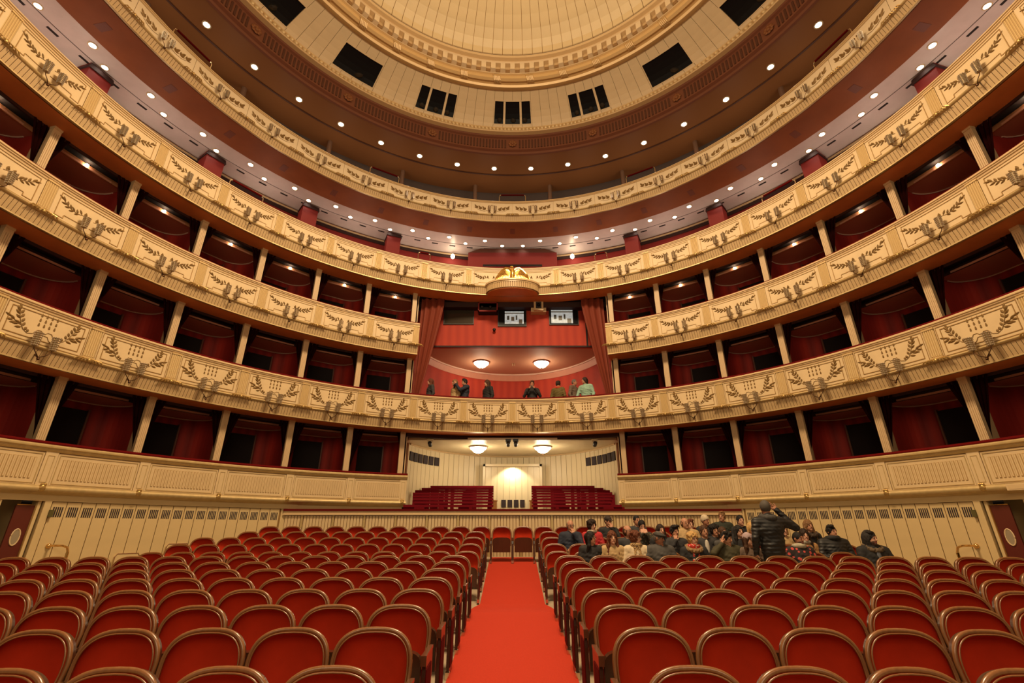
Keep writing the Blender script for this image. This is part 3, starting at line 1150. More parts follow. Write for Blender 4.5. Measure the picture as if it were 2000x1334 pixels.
# gilded ring between attic and dome
link('ring_soffit', ring_mesh('ring_soffit', [(8.86, Y2, 19.84), (8.74, Y2, 19.72), (8.58, Y2, 19.70), (8.52, Y2, 19.78), (8.56, Y2, 19.84), (8.46, Y2, 19.86), (8.36, Y2, 19.80), (8.26, Y2, 19.86),
     (8.24, Y2, 19.98), (8.30, Y2, 20.06), (8.22, Y2, 20.10)], mat('ring_paint', (0.66, 0.45, 0.21), 0.4, metal=0.12)), ceil)
link('ring_dentil_ground', ring_mesh('ring_dentil_ground', [(8.22, Y2, 20.09), (8.20, Y2, 20.12), (8.20, Y2, 20.46), (8.02, Y2, 20.48), (7.98, Y2, 20.54), (8.0, Y2, 20.60), (7.86, Y2, 20.62), (7.82, Y2, 20.70), (7.86, Y2, 20.76)], LEDGE), ceil)
mb = MB()
vs = []
for z in (20.12, 20.47):
    for R in (8.0, 8.21):
        for a in (-0.72, 0.72):
            vs.append(CP(a, R, 0, z))
mb.hexa(vs)
den = mb.mesh('dentil', CREAMLIT)
mb = MB()
vs = []
for z in (20.13, 20.29):
    for R in (8.17, 8.205):
        for a in (-0.66, 0.66):
            vs.append(CP(a, R, 0, z))
mb.hexa(vs)
pok = mb.mesh('dentil_pocket', SLATGAP)
for i in range(120):
    link('dentil', den, ceil, (0, Y2, 0), -R_(3.0 * i))
    link('dentil_pocket', pok, ceil, (0, Y2, 0), -R_(3.0 * i + 1.5))
# ribbon bands wound round the gilded ring
mb = MB()
for k in range(5):
    a0 = -0.9 + k * 0.42
    mb.tube([CP(a0, 8.22, 0, 20.02), CP(a0 + 0.25, 8.2, 0, 19.9), CP(a0 + 0.45, 8.30, 0, 19.78), CP(a0 + 0.6, 8.42, 0, 19.80)], 0.035, 5)
rb = mb.mesh('ribbon_band', MATS['ring_paint'], True)
for i in range(36):
    link('ribbon_band', rb, ceil, (0, Y2, 0), -R_(5 + 10 * i))


def dome_pt(a, t, off=0.0):
    th = R_(t * 76.0)
    return CP(a, (7.80 + off) * math.cos(th), Y2, 20.74 + (1.85 + off) * math.sin(th))


link('dome_backing', ring_mesh('dome_backing', [((7.84) * math.cos(R_(7.6 * t)), Y2, 20.74 + 1.89 * math.sin(R_(7.6 * t))) for t in range(11)], DOMEGAP), ceil)
ND = 112
mb = MB()
for i in range(10):
    vs = []
    for off in (-0.015, 0.03):
        for t in (i / 10, (i + 1) / 10):
            for a in (-180.0 / ND + 0.075, 180.0 / ND - 0.075):
                p = dome_pt(a, t, off)
                vs.append((p[0], p[1] - Y2, p[2]))
    mb.hexa(vs)
dm = mb.mesh('dome_board', DOMEC)
for i in range(ND):
    link('dome_board', dm, ceil, (0, Y2, 0), -2 * math.pi * (i + 0.5) / ND)
mb = MB()
mb.lathe([(0.3, 0.12), (1.9, 0.0), (2.0, 0.05), (2.0, 0.25), (0.3, 0.3)], 32)
link('dome_boss', mb.mesh('dome_boss', GOLDPALE, True), ceil, (0, Y2, 22.45))

# ------------------------------------------------------------- downlights
mb = MB()
mb.lathe([(0.0001, -0.006), (0.075, -0.006), (0.075, 0.0)], 14)
dl_disc = mb.mesh('lamp_disc', DOWNLIGHT)
mb = MB()
mb.lathe([(0.072, 0.02), (0.072, -0.012), (0.10, -0.012), (0.10, 0.02)], 14)
dl_rim = mb.mesh('rim', CREAM, True)


def downlight(p, label, group, sc=1.0):
    t = thing('downlight', label, 'ceiling light', p, 0, group)
    t.scale = (sc, sc, sc)
    link('lamp_disc', dl_disc, t)
    link('rim', dl_rim, t)


for s in (-1, 1):
    for k in range(11):
        a = s * (6.2 + 8.0 * k)
        downlight(PP(a, 1.60, 14.055), '%s downlight from the middle, front ring of balcony ceiling, %s' % (ORD[k], side(s)), 'balcony downlights, front ring', 1.2)
        a = s * (2.3 + 8.12 * k)
        downlight(PP(a, 1.95, 14.055), '%s downlight from the middle, rear ring of balcony ceiling, %s' % (ORD[k], side(s)), 'balcony downlights, rear ring', 1.1)
        a = s * (4.4 + 8.85 * k)
        if k < 10:
            downlight(CP(a, 11.55, 6.05, 17.725), '%s downlight from the middle, dark gallery ceiling, %s' % (ORD[k], side(s)), 'gallery downlights', 1.45)
# the light those rings give, as one soft lamp per few fittings
for s in (-1, 1):
    for k in range(10):
        a = s * (5.5 + 9 * k)
        d = bpy.data.lights.new('balcony_downlight_beam', 'POINT')
        d.energy = 36
        d.color = (1.0, 0.84, 0.64)
        d.shadow_soft_size = 0.3
        o = bpy.data.objects.new('balcony_downlight_beam', d)
        COL.objects.link(o)
        o.location = PP(a, 2.3, 12.6)

for s in (-1, 1):
    for k in range(8):
        a = s * (6 + 11 * k)
        d = bpy.data.lights.new('gallery_downlight_beam', 'POINT')
        d.energy = 20
        d.color = (1.0, 0.82, 0.60)
        d.shadow_soft_size = 0.3
        o = bpy.data.objects.new('gallery_downlight_beam', d)
        COL.objects.link(o)
        o.location = CP(a, 12.4, 6.1, 16.2)
# ================================================================== BALCONY TIERS
def strip(mb, x0, x1, z0, z1, r0, r1, n=6, mi=0):
    for i in range(n):
        a, b = x0 + (x1 - x0) * i / n, x0 + (x1 - x0) * (i + 1) / n
        mb.box(a, b, r0, r1, z0, z1, mi, cm)


def frame(mb, x0, x1, z0, z1, w=0.014, r0=-0.012, r1=0.004):
    strip(mb, x0, x1, z0, z0 + w, r0, r1)
    strip(mb, x0, x1, z1 - w, z1, r0, r1)
    mb.box(x0, x0 + w, r0, r1, z0 + w, z1 - w, 0, cm)
    mb.box(x1 - w, x1, r0, r1, z0 + w, z1 - w, 0, cm)


def leaf(mb, x, z, ang, L, w, h=0.02):
    L, w, h = L * 1.12, w * 1.35, h * 1.2
    c, s = math.cos(ang), math.sin(ang)

    def q(l, t, hh):
        return cm(x + l * c - t * s, -hh, z + l * s + t * c)
    vs = [q(0, 0, 0.004), q(L * .22, w * .75, 0.0), q(L * .5, w, 0.0), q(L * .8, w * .62, 0.002), q(L, 0, 0.006), q(L * .8, -w * .62, 0.002), q(L * .5, -w, 0.0), q(L * .22, -w * .75, 0.0),
          q(L * .3, 0, h * .9), q(L * .65, 0, h)]
    mb.add(vs, [(0, 1, 8), (1, 2, 9, 8), (2, 3, 9), (3, 4, 9), (4, 5, 9), (5, 6, 9), (6, 7, 8, 9), (7, 0, 8)])


def bud(mb, x, z, L, w, h):
    q = lambda l, t, hh: cm(x + t, -hh, z + l)
    vs = [q(0, -w, 0), q(0, w, 0), q(L * .45, w * .95, 0), q(L * .8, w * .5, 0), q(L, 0, 0.004), q(L * .8, -w * .5, 0), q(L * .45, -w * .95, 0), q(L * .05, 0, h), q(L * .55, 0, h)]
    mb.add(vs, [(0, 1, 7), (1, 2, 8, 7), (2, 3, 8), (3, 4, 8), (4, 5, 8), (5, 6, 8), (6, 0, 7, 8)])


def stem(mb, pts, r=0.007):
    mb.tube([cm(x, -0.006, z) for (x, z) in pts], r, 5)


def along(pts, t):
    n = len(pts) - 1
    i = min(n - 1, int(t * n))
    f = t * n - i
    (x0, z0), (x1, z1) = pts[i], pts[i + 1]
    return x0 + (x1 - x0) * f, z0 + (z1 - z0) * f, math.atan2(z1 - z0, x1 - x0)


def spray_a(s):
    mb = MB()
    st1 = [(s * .06, -.555), (s * .13, -.56), (s * .19, -.66), (s * .28, -.685), (s * .37, -.63), (s * .44, -.52), (s * .50, -.38), (s * .53, -.26)]
    stem(mb, st1)
    st2 = [(s * .42, -.56), (s * .52, -.52), (s * .60, -.46)]
    stem(mb, st2)
    up = lambda a: a if s > 0 else math.pi - a
    for (x, z, a, L) in ((.34, -.64, 105, .07), (.29, -.665, 100, .06), (.39, -.57, 100, .08), (.43, -.50, 105, .09), (.47, -.42, 108, .10), (.50, -.34, 110, .10),
                         (.53, -.27, 80, .13), (.47, -.44, 35, .10), (.50, -.36, 40, .11), (.52, -.30, 55, .12), (.44, -.53, 15, .10), (.40, -.60, -15, .11), (.46, -.55, -10, .12),
                         (.55, -.50, 40, .10), (.60, -.46, 20, .13), (.57, -.50, -15, .11), (.52, -.53, -25, .10)):
        leaf(mb, s * x, z, up(R_(a)), L, 0.022)
    return mb.mesh('laurel_spray', BRONZE)


def buds_a():
    mb = MB()
    for i in range(4):
        for j in range(3):
            bud(mb, (i - 1.5) * 0.096, -.47 + j * 0.105, 0.078, 0.020, 0.02)
    stem(mb, [(-.06, -.555), (-.02, -.60), (0.0, -.585), (.02, -.60), (.06, -.555)])
    stem(mb, [(-.20, -.75), (-.12, -.72), (-.07, -.64), (.07, -.64), (.12, -.72), (.20, -.75)])
    return mb.mesh('bud_rows', BRONZE)


def spray_b(s):
    mb = MB()
    st = [(s * .06, -.50), (s * .16, -.47), (s * .28, -.50), (s * .40, -.48), (s * .52, -.43), (s * .60, -.36)]
    stem(mb, st, 0.006)
    up = lambda a: a if s > 0 else math.pi - a
    for (x, z, a, L) in ((.10, -.48, 75, .11), (.15, -.47, 110, .09), (.20, -.47, 60, .11), (.26, -.49, -35, .09), (.28, -.50, 70, .10), (.34, -.49, 50, .11), (.36, -.49, -25, .10),
                         (.42, -.47, 65, .10), (.45, -.46, -20, .10), (.50, -.44, 75, .10), (.52, -.43, 0, .11), (.57, -.39, 60, .12), (.60, -.36, 30, .12)):
        leaf(mb, s * x, z, up(R_(a)), L, 0.02)
    return mb.mesh('laurel_spray', BRONZE)


def spray_c(s):
    mb = MB()
    up = lambda a: a if s > 0 else math.pi - a
    stem(mb, [(s * .20, -.52), (s * .34, -.56), (s * .52, -.54), (s * .66, -.46)], 0.006)
    for (x, z) in ((.30, -.50), (.47, -.48), (.64, -.44)):
        a = R_(58)
        leaf(mb, s * x, z, up(a), 0.22, 0.034, 0.02)
        leaf(mb, s * (x + .02), z, up(a - .5), 0.12, 0.02, 0.016)
        leaf(mb, s * (x - .01), z + .02, up(a + .45), 0.12, 0.02, 0.016)
    return mb.mesh('laurel_spray', BRONZE)


def buds_c():
    mb = MB()
    for i in range(4):
        leaf(mb, (i - 1.5) * 0.07, -.26 - 0.02 * abs(i - 1.5), math.pi / 2, 0.07, 0.014, 0.02)
        stem(mb, [((i - 1.5) * 0.07, -.27), ((i - 1.5) * 0.05, -.40)], 0.004)
    return mb.mesh('bud_rows', BRONZE)


SPR = {'a': [spray_a(-1), spray_a(1)], 'b': [spray_b(-1), spray_b(1)], 'c': [spray_c(-1), spray_c(1)]}
BUD = {'a': buds_a(), 'c': buds_c()}


def slats_mesh(z0, z1, r0, r1, n=22, w=0.072):
    mb = MB()
    for i in range(n):
        x = -HALF + 2 * HALF * (i + 0.5) / n
        vs = []
        for (z, r) in ((z1, r1), (z0, r0)):
            for rr in (r - 0.018, r + 0.02):
                for xx in (x - w / 2, x + w / 2):
                    vs.append(cm(xx, rr, z))
        mb.hexa(vs)
    return fixn(mb.mesh('fluted_band', SLAT))


def panel_mesh(z0, z1, hw, m):
    mb = MB()
    strip(mb, -hw, hw, z0, z1, 0.0, 0.05, 8)
    return mb.mesh('panel', m)


def pilaster_mesh(z0, z1):
    mb = MB()
    mb.box(-0.115, 0.115, -0.010, 0.05, z0, z1, 0, cm)
    for i in range(5):
        x = (i - 2) * 0.042
        mb.tube([cm(x, -0.012, z0 + 0.06), cm(x, -0.012, z1 - 0.05)], 0.017, 6)
    mb.box(-0.12, 0.12, -0.035, 0.0, z0, z0 + 0.045, 0, cm)
    mb.box(-0.12, 0.12, -0.035, 0.0, z1 - 0.04, z1, 0, cm)
    return mb.mesh('pilaster', mat('pilaster_gilt_paint', (0.60, 0.42, 0.19), 0.4, metal=0.2))


def acanthus_mesh():
    mb = MB()
    for k in range(-4, 5):
        a = k * 0.058
        mb.tube([cm(a * 0.6, -0.085, 0.045), cm(a, -0.115, 0.01), cm(a * 1.25, -0.095, -0.045)], 0.018, 5, rad=[0.008, 0.020, 0.010])
    mb.sphere(cm(0, -0.10, 0.0), (0.04, 0.03, 0.05), 8, 6)
    return mb.mesh('acanthus', GOLD, True)


ACAN = acanthus_mesh()


def column_mesh(h):
    mb = MB()
    mb.box(-0.085, 0.085, 0.0, 0.13, 0, h)
    for i in range(4):
        x = (i - 1.5) * 0.038
        mb.box(x - 0.012, x + 0.012, -0.014, 0.01, 0.05, h - 0.16)
    mb.box(-0.09, 0.09, -0.016, 0.135, h - 0.06, h)
    mb.box(-0.10, 0.10, -0.02, 0.14, 0, 0.05)
    return mb.mesh('column', mat('column_cream_paint', (0.60, 0.42, 0.23), 0.45))


def tier(zr, ranges, style, label, H=1.22, slab=2.7, bays=9, columns=None, soffit_r=0.82, group=None, ranges_lab=None):
    zb = -H
    pz0, pz1 = -(H - 0.37), -0.13
    if style == 'c':
        pz0, pz1 = -(H - 0.30), -0.07
    hw = HALF - 0.125
    pan = panel_mesh(pz0, pz1, hw if style != 'c' else HALF - 0.006, CREAM if style != 'c' else CREAMLIT)
    pil = pilaster_mesh(pz0 - 0.0, pz1 + 0.02)
    flb = slats_mesh(zb + 0.01, pz0 - 0.09, 0.09, 0.0)
    fr = MB()
    if style == 'a':
        frame(fr, -hw + 0.10, hw - 0.10, pz0 + 0.085, pz1 - 0.075)
        frame(fr, -hw + 0.02, hw - 0.02, pz0 + 0.012, pz1 - 0.012, 0.010)
    elif style == 'b':
        x1 = hw - 0.09
        w = 0.013
        strip(fr, -x1, x1, pz1 - .075 - w, pz1 - .075, -0.012, 0.004)
        for s in (-1, 1):
            fr.box(*sorted((s * x1, s * (x1 - w))), -0.012, 0.004, pz0 + .06, pz1 - .09, 0, cm)
            strip(fr, *sorted((s * x1, s * .50)), pz0 + .06, pz0 + .06 + w, -0.012, 0.004, 3)
            fr.box(*sorted((s * .50, s * (.50 + w))), -0.012, 0.004, pz0 + .06, pz0 + .14, 0, cm)
            strip(fr, *sorted((s * .50, s * .03)), pz0 + .14, pz0 + .14 + w, -0.012, 0.004, 3)
        strip(fr, -hw + .01, hw - .01, pz0 + .004, pz0 + .014, -0.012, 0.004)
        strip(fr, -hw + .01, hw - .01, pz1 - .024, pz1 - .014, -0.012, 0.004)
    frm = fr.mesh('frame_moulding', GOLDLINE) if fr.v else None
    gap = arc_gap = None
    out = []
    for ri, (a0, a1) in enumerate(ranges):
        lab = ranges_lab[ri] if ranges_lab else label
        t = thing('balcony', lab, 'balcony', (0, 0, 0), group=group)
        z = zr
        link('parapet_core', arc_mesh('parapet_core', [(0.03, z + pz0 - .06), (0.16, z + pz0 - .06), (0.16, z - 0.05), (0.03, z - 0.05)], a0, a1, CREAM), t)
        link('ledge', arc_mesh('ledge', [(0.20, z), (-0.035, z), (-0.055, z - .025), (-0.055, z - .05), (-0.03, z - .06), (-0.03, z - .085), (-0.005, z - .10), (0.0, z + pz1 - 0.005), (0.20, z + pz1 - 0.005)], a0, a1, LEDGE), t)
        link('velvet_rail', arc_mesh('velvet_rail', [(0.34, z - .01), (0.02, z - .01), (0.0, z + .02), (0.03, z + .055), (0.14, z + .10), (0.34, z + .10)], a0, a1, VELVET), t)
        m0 = z + pz0
        prof = [(0.05, m0)]
        for k in range(7):
            q = math.pi / 2 - math.pi * k / 6
            prof.append((0.0 - 0.065 * math.cos(q), m0 - 0.045 + 0.042 * math.sin(q)))
        prof += [(0.02, m0 - 0.095), (0.05, m0 - 0.095)]
        link('torus_moulding', arc_mesh('torus_moulding', prof, a0, a1, GOLDPALE, smooth=True), t)
        link('flute_ground', arc_mesh('flute_ground', [(0.02, m0 - .09), (0.16, m0 - .09), (0.16, z + zb), (0.10, z + zb)], a0, a1, SLATGAP), t)
        link('flute_edge', arc_mesh('flute_edge', [(0.06, z + zb - .008), (0.13, z + zb - .008), (0.13, z + zb + .022), (0.06, z + zb + .022)], a0, a1, GOLDPALE), t)
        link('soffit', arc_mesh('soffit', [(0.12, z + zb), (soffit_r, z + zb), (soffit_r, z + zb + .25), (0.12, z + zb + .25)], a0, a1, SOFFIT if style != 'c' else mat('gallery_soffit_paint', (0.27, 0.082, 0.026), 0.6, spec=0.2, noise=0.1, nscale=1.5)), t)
        if slab > soffit_r:
            link('floor_slab', arc_mesh('floor_slab', [(soffit_r, z + zb + .03), (slab, z + zb + .03), (slab, z + zb + .27), (soffit_r, z + zb + .27)], a0, a1, DARK), t)
        # panels bay by bay
        mbp = MB()
        strip(mbp, -0.10, 0.10, -.006, 0.0, 0.62, 1.0, 1)
        patch_me = mbp.mesh('soffit_patch', SOFFITLINE)
        for i in range(-bays, bays):
            a = (i + 0.5) * BAY
            if a < a0 or a > a1:
                continue
            p = bay_obj('panel', pan, t, a, z)
            if frm and not (style == 'b' and len(ranges) == 1 and abs(a) < 0):
                link('frame_moulding', frm, p)
            for sp in SPR[style]:
                link('laurel_spray', sp, p)
            if style in BUD:
                link('bud_rows', BUD[style], p)
            bay_obj('fluted_band', flb, t, a, z)
        for i in range(-bays, bays + 1):
            a = i * BAY
            if a < a0 - 0.1 or a > a1 + 0.1:
                continue
            if abs(a - a0) < 0.1:
                a += 0.66
            if abs(a - a1) < 0.1:
                a -= 0.66
            if style == 'b' and len(ranges) == 1 and i == 0:
                continue
            if style != 'c':
                pl = bay_obj('pilaster', pil, t, a, z)
                link('acanthus', ACAN, pl, (0, 0, pz0 - 0.045))
            else:
                bay_obj('acanthus', ACAN, t, a, z + pz0 - 0.045)
                bay_obj('soffit_patch', patch_me, t, a, z + zb)
        if columns:
            for a in columns:
                if a0 - 2 <= a <= a1 + 2:
                    me, zc = COLM[zr]
                    c = bay_obj('column', me, t, a)
                    c.location = PP(a, 0.62, zc)
        out.append(t)
    return out


COLM = {}
for k in range(3):
    h = (ZT[k + 1] - 1.22) - (ZT[k] - 0.5)
    COLM[ZT[k]] = (column_mesh(h), ZT[k] - 0.5)
CANG = [s * a for s in (-1, 1) for a in (21.0, 30.5, 40.3, 50.2, 60, 70, 80, 90)]
LIM = 118
tier(ZT[1], [(-LIM, LIM)], 'a', 'lowest cream balcony with rows of bronze buds between laurel sprays', slab=2.7, columns=CANG)
tier(ZT[2], [(-LIM, -20), (20, LIM)], 'b', '', columns=CANG, group='second balcony halves',
     ranges_lab=['cream balcony half ending at the loge drape, empty side', "cream balcony half ending at the loge drape, guide's side"])
tier(ZT[3], [(-LIM, LIM)], 'b', 'unbroken cream balcony carrying the gilded eagle', slab=4.4, bays=10)
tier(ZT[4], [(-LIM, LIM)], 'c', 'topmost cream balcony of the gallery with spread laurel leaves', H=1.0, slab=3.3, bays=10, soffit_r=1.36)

# ------------------------------------------------------------- parterre box front (slit panels)
mb = MB()
hw = HALF - 0.12
strip(mb, -hw, hw, -.80, -.16, 0.0, 0.05, 8)
p0 = mb.mesh('panel', CREAM)
mb = MB()
frame(mb, -hw + .03, hw - .03, -.775, -.185, 0.012)
f0 = mb.mesh('frame_moulding', GOLDPALE)
mb = MB()
ns = 20
for i in range(ns):
    x = -hw + 0.13 + (2 * hw - .26) * i / (ns - 1)
    mb.box(x - 0.021, x + 0.021, -0.010, 0.004, -.69, -.27, 0, cm)
s0 = mb.mesh('slit_grille', mat('slit_gold', (0.44, 0.28, 0.11), 0.5))
mb = MB()
for i in range(ns):
    x = -hw + 0.13 + (2 * hw - .26) * i / (ns - 1)
    mb.box(x - 0.012, x + 0.012, -0.016, 0.004, -.68, -.28, 0, cm)
s1 = mb.mesh('slit_fillet', CREAM)
mb = MB()
mb.box(-0.11, 0.11, -0.012, 0.05, -.82, -.14, 0, cm)
q0 = mb.mesh('pilaster', CREAM)
mb = MB()
for (xa, xb, za, zb_) in ((-.06, -.05, -.74, -.22), (.05, .06, -.74, -.22), (-.06, .06, -.75, -.74), (-.06, .06, -.22, -.21)):
    mb.box(xa, xb, -0.02, 0.0, za, zb_, 0, cm)
q1 = mb.mesh('pilaster_frame', GOLDPALE)
mb = MB()
for k in range(3):
    for j in range(4):
        an = j * math.pi / 2 + k * 0.5
        mb.sphere(cm(0.03 * (k - 1), -0.075 - 0.015 * (j % 2), -0.06 + 0.035 * j), (0.03, 0.025, 0.03), 6, 5)
mb.sphere(cm(0, -0.08, -0.02), (0.055, 0.04, 0.075), 8, 6)
q2 = mb.mesh('gilt_knot', GOLD, True)
for s in (-1, 1):
    a0, a1 = (20, LIM) if s > 0 else (-LIM, -20)
    z = ZT[0]
    t = thing('balcony', 'parterre box front of slit panels ending at the standing area, ' + side(s), 'balcony', (0, 0, 0), group='parterre box fronts')
    link('parapet_core', arc_mesh('parapet_core', [(0.03, z - .95), (0.2, z - .95), (0.2, z - .05), (0.03, z - .05)], a0, a1, CREAM), t)
    link('ledge', arc_mesh('ledge', [(0.22, z), (-0.06, z), (-0.085, z - .03), (-0.085, z - .06), (-0.05, z - .08), (-0.05, z - .10), (-0.01, z - .14), (0.22, z - .14)], a0, a1, GOLDPALE), t)
    link('velvet_rail', arc_mesh('velvet_rail', [(0.36, z - .01), (0.0, z - .01), (-0.02, z + .03), (0.0, z + .07), (0.36, z + .07)], a0, a1, VELVET), t)
    prof = [(0.1, z - .80)]
    for k in range(8):
        q = math.pi / 2 - math.pi * k / 7
        prof.append((-0.01 - 0.085 * math.cos(q), z - .875 + 0.07 * math.sin(q)))
    prof += [(0.0, z - .955), (0.1, z - 1.0)]
    link('torus_moulding', arc_mesh('torus_moulding', prof, a0, a1, GOLDPALE, smooth=True), t)
    link('floor_slab', arc_mesh('floor_slab', [(0.2, z - 1.05), (2.7, z - 1.05), (2.7, z - .95), (0.2, z - .95)], a0, a1, DARK), t)
    for i in range(2, 10):
        a = s * (i + 0.5) * BAY
        p = bay_obj('panel', p0, t, a, z)
        link('frame_moulding', f0, p)
        link('slit_grille', s0, p)
        link('slit_fillet', s1, p)
        ap = s * (i * BAY + (0.66 if i == 2 else 0))
        p = bay_obj('pilaster', q0, t, ap, z)
        link('pilaster_frame', q1, p)
        link('gilt_knot', q2, p, (0, 0, -.84))
    for i in range(2, 10):
        me, zc = COLM[ZT[0]]
        ca = s * {2: 21.0, 3: 30.5, 4: 40.3, 5: 50.2}.get(i, i * BAY)
        c = bay_obj('column', me, t, ca)
        c.location = PP(ca, 0.62, zc)

# ------------------------------------------------------------- opera boxes
def bl(al, r, z):
    R = R0 + r
    return (R * math.sin(R_(al)), R * math.cos(R_(al)) - R0, z)


def box_meshes(s, zr, zs, lamp):
    """s = -1: rounded corner towards +x (boxes at negative angles); z relative to box floor"""
    m = -s
    fl = -0.95
    zc = zs - zr - 0.12
    zt = zs - zr
    plan = [(-4.86, 1.12), (-4.86, 2.32)] + [(1.6 + 3.26 * math.sin(R_(q)), 1.55 + 0.77 * math.cos(R_(q))) for q in range(0, 91, 10)] + [(4.86, 1.12)]
    plan = [(m * a, r) for a, r in plan]
    P = [bl(a, r, 0) for a, r in plan]
    out = {}
    mb = MB()
    cx, cy = 0.0, 2.0
    for (p, q) in zip(P, P[1:]):
        d = Vector((q[0] - p[0], q[1] - p[1], 0))
        nrm = Vector((-d.y, d.x, 0)).normalized()
        mid = Vector(((p[0] + q[0]) / 2 - cx, (p[1] + q[1]) / 2 - cy, 0))
        if nrm.dot(mid) < 0:
            nrm = -nrm
        o = nrm * 0.04
        vs = []
        for z in (fl, zc + 0.03):
            vs += [(p[0], p[1], z), (q[0], q[1], z), (p[0] + o.x, p[1] + o.y, z), (q[0] + o.x, q[1] + o.y, z)]
        mb.hexa(vs)
    out['wall_lining'] = fixn(mb.mesh('wall_lining', BOXRED))
    mb = MB()
    poly = [(p[0], p[1]) for p in [bl(m * -4.86, 1.20, 0)] + P[1:-1] + [bl(m * 4.86, 1.20, 0)]]
    mb.prism(poly, lambda x, y, d: (x, y, d), zc, zc + 0.05)
    out['box_ceiling'] = fixn(mb.mesh('box_ceiling', BOXCEIL))
    mb = MB()
    strip_pts = [bl(m * (-4.8 + 9.6 * i / 6), 1.18, 0) for i in range(7)]
    for p, q in zip(strip_pts, strip_pts[1:]):
        vs = []
        for z in (zc - 0.01, zt):
            vs += [(p[0], p[1], z), (q[0], q[1], z), (p[0], p[1] + .03, z), (q[0], q[1] + .03, z)]
        mb.hexa(vs)
    out['fascia'] = mb.mesh('fascia', mat('fascia_lamplit', (0.40, 0.16, 0.07), 0.4) if lamp else DARKRED)  # boxes with a lamp: its glow on the fascia is put into the colour
    mb = MB()
    mb.tube([(p[0] * 0.985, p[1] * 0.985 + .02, zc - 0.012) for p in P[1:-1]], 0.017, 5)
    out['ceiling_trim'] = mb.mesh('ceiling_trim', BOXTRIM, True)
    mb = MB()
    a0, a1 = sorted((m * -2.4, m * 1.7))
    vs = []
    for z in (fl, fl + 2.2):
        for r in (2.27, 2.34):
            for a in (a0, a1):
                vs.append(bl(a, r, z))
    mb.hexa(vs)
    out['doorway'] = mb.mesh('doorway', DARK)
    mb = MB()
    aj = m * 1.75
    vs = []
    for z in (fl, fl + 2.23):
        for r in (2.22, 2.32):
            for a in (aj - 0.09, aj + 0.09):
                vs.append(bl(a, r, z))
    mb.hexa(vs)
    out['door_jamb'] = mb.mesh('door_jamb', mat('door_jamb_wood', (0.18, 0.07, 0.045), 0.4))
    mb = MB()
    for i in range(8):
        aa, ab = -4.95 + 9.9 * i / 8, -4.95 + 9.9 * (i + 1) / 8
        vs = []
        for z in (zt - 0.07, zt + 0.02):
            for r in (0.815, 0.86):
                for a in (aa, ab):
                    vs.append(bl(a, r, z))
        mb.hexa(vs)
    out['lintel'] = mb.mesh('lintel', DARKRED)
    # pale triangular screen and dark side curtains
    mb = MB()
    for sg in (-1, 1):
        mb = MB()
        vs = []
        for z in (-0.95, zt):
            for r in (0.80, 1.13):
                for a in sorted((sg * 4.80, sg * 4.97)):
                    vs.append(bl(a, r, z))
        mb.hexa(vs)
        out['partition_end%d' % sg] = fixn(mb.mesh('partition_end', mat('screen_cream_paint', (0.56, 0.38, 0.20), 0.45)))
    for sg, nm in ((1, 'side_curtain'), (-1, 'side_curtain_b')):
        mb = MB()
        nz, nf = 8, 13
        vs = []
        for j in range(nz + 1):
            q = j / nz
            z = zt - 0.01 + (-0.6 - zt) * q
            w = max(0.05, 1.80 * (1 - q * 1.62))
            for i in range(nf):
                p = i / (nf - 1)
                vs.append(bl(sg * m * (4.75 - w * p), 0.80 + 0.025 * math.sin(p * math.pi * 6), z))
        mb.add(vs, [(j * nf + i, j * nf + i + 1, (j + 1) * nf + i + 1, (j + 1) * nf + i) for j in range(nz) for i in range(nf - 1)])
        out[nm] = mb.mesh('side_curtain', CURTAIN, True)
    if lamp:
        mb = MB()
        p = bl(0.3 * m, 1.13, zc + 0.06)
        mb.sphere(p, (0.045, 0.03, 0.03), 8, 6)
        out['lamp'] = mb.mesh('lamp', BULB, True)
    return out


TN = ['parterre', 'first balcony', 'second balcony']
for k in range(3):
    zs = ZT[k + 1] - 1.22
    for s in (-1, 1):
        ms = box_meshes(s, ZT[k], zs, k == 2)
        for i in range(2, 9):
            a = s * (i + 0.5) * BAY
            lab = '%s red-lined opera box from the middle, %s level, %s' % (ORD[i - 2], TN[k], side(s))
            t = thing('opera_box', lab, 'opera box', PP(a, 0, ZT[k]), -R_(a), 'opera boxes of the %s level' % TN[k])
            for nm, me in ms.items():
                link('side_curtain' if nm.startswith('side_curtain') else 'partition_end' if nm.startswith('partition_end') else nm, me, t)

# ------------------------------------------------------------- sconces
def cup(mb, x, z, r, sc=1.0, big=True):
    cx, cy, _ = cm(x, r, 0)
    n, rows = 11, 7
    for j in range(rows):
        q = j / (rows - 1)
        rad = (0.050 + 0.013 * q) * sc
        zz = z + (-0.11 + 0.24 * q) * sc
        for i in range(n):
            an = 2 * math.pi * (i + 0.0 * (j % 2)) / n
            c = (cx + rad * math.cos(an), cy + rad * math.sin(an), zz)
            d = 0.0145 * sc
            mb.add([(c[0] + d, c[1], c[2]), (c[0] - d, c[1], c[2]), (c[0], c[1] + d, c[2]), (c[0], c[1] - d, c[2]), (c[0], c[1], c[2] + d), (c[0], c[1], c[2] - d)],
                   [(0, 2, 4), (2, 1, 4), (1, 3, 4), (3, 0, 4), (2, 0, 5), (1, 2, 5), (3, 1, 5), (0, 3, 5)])


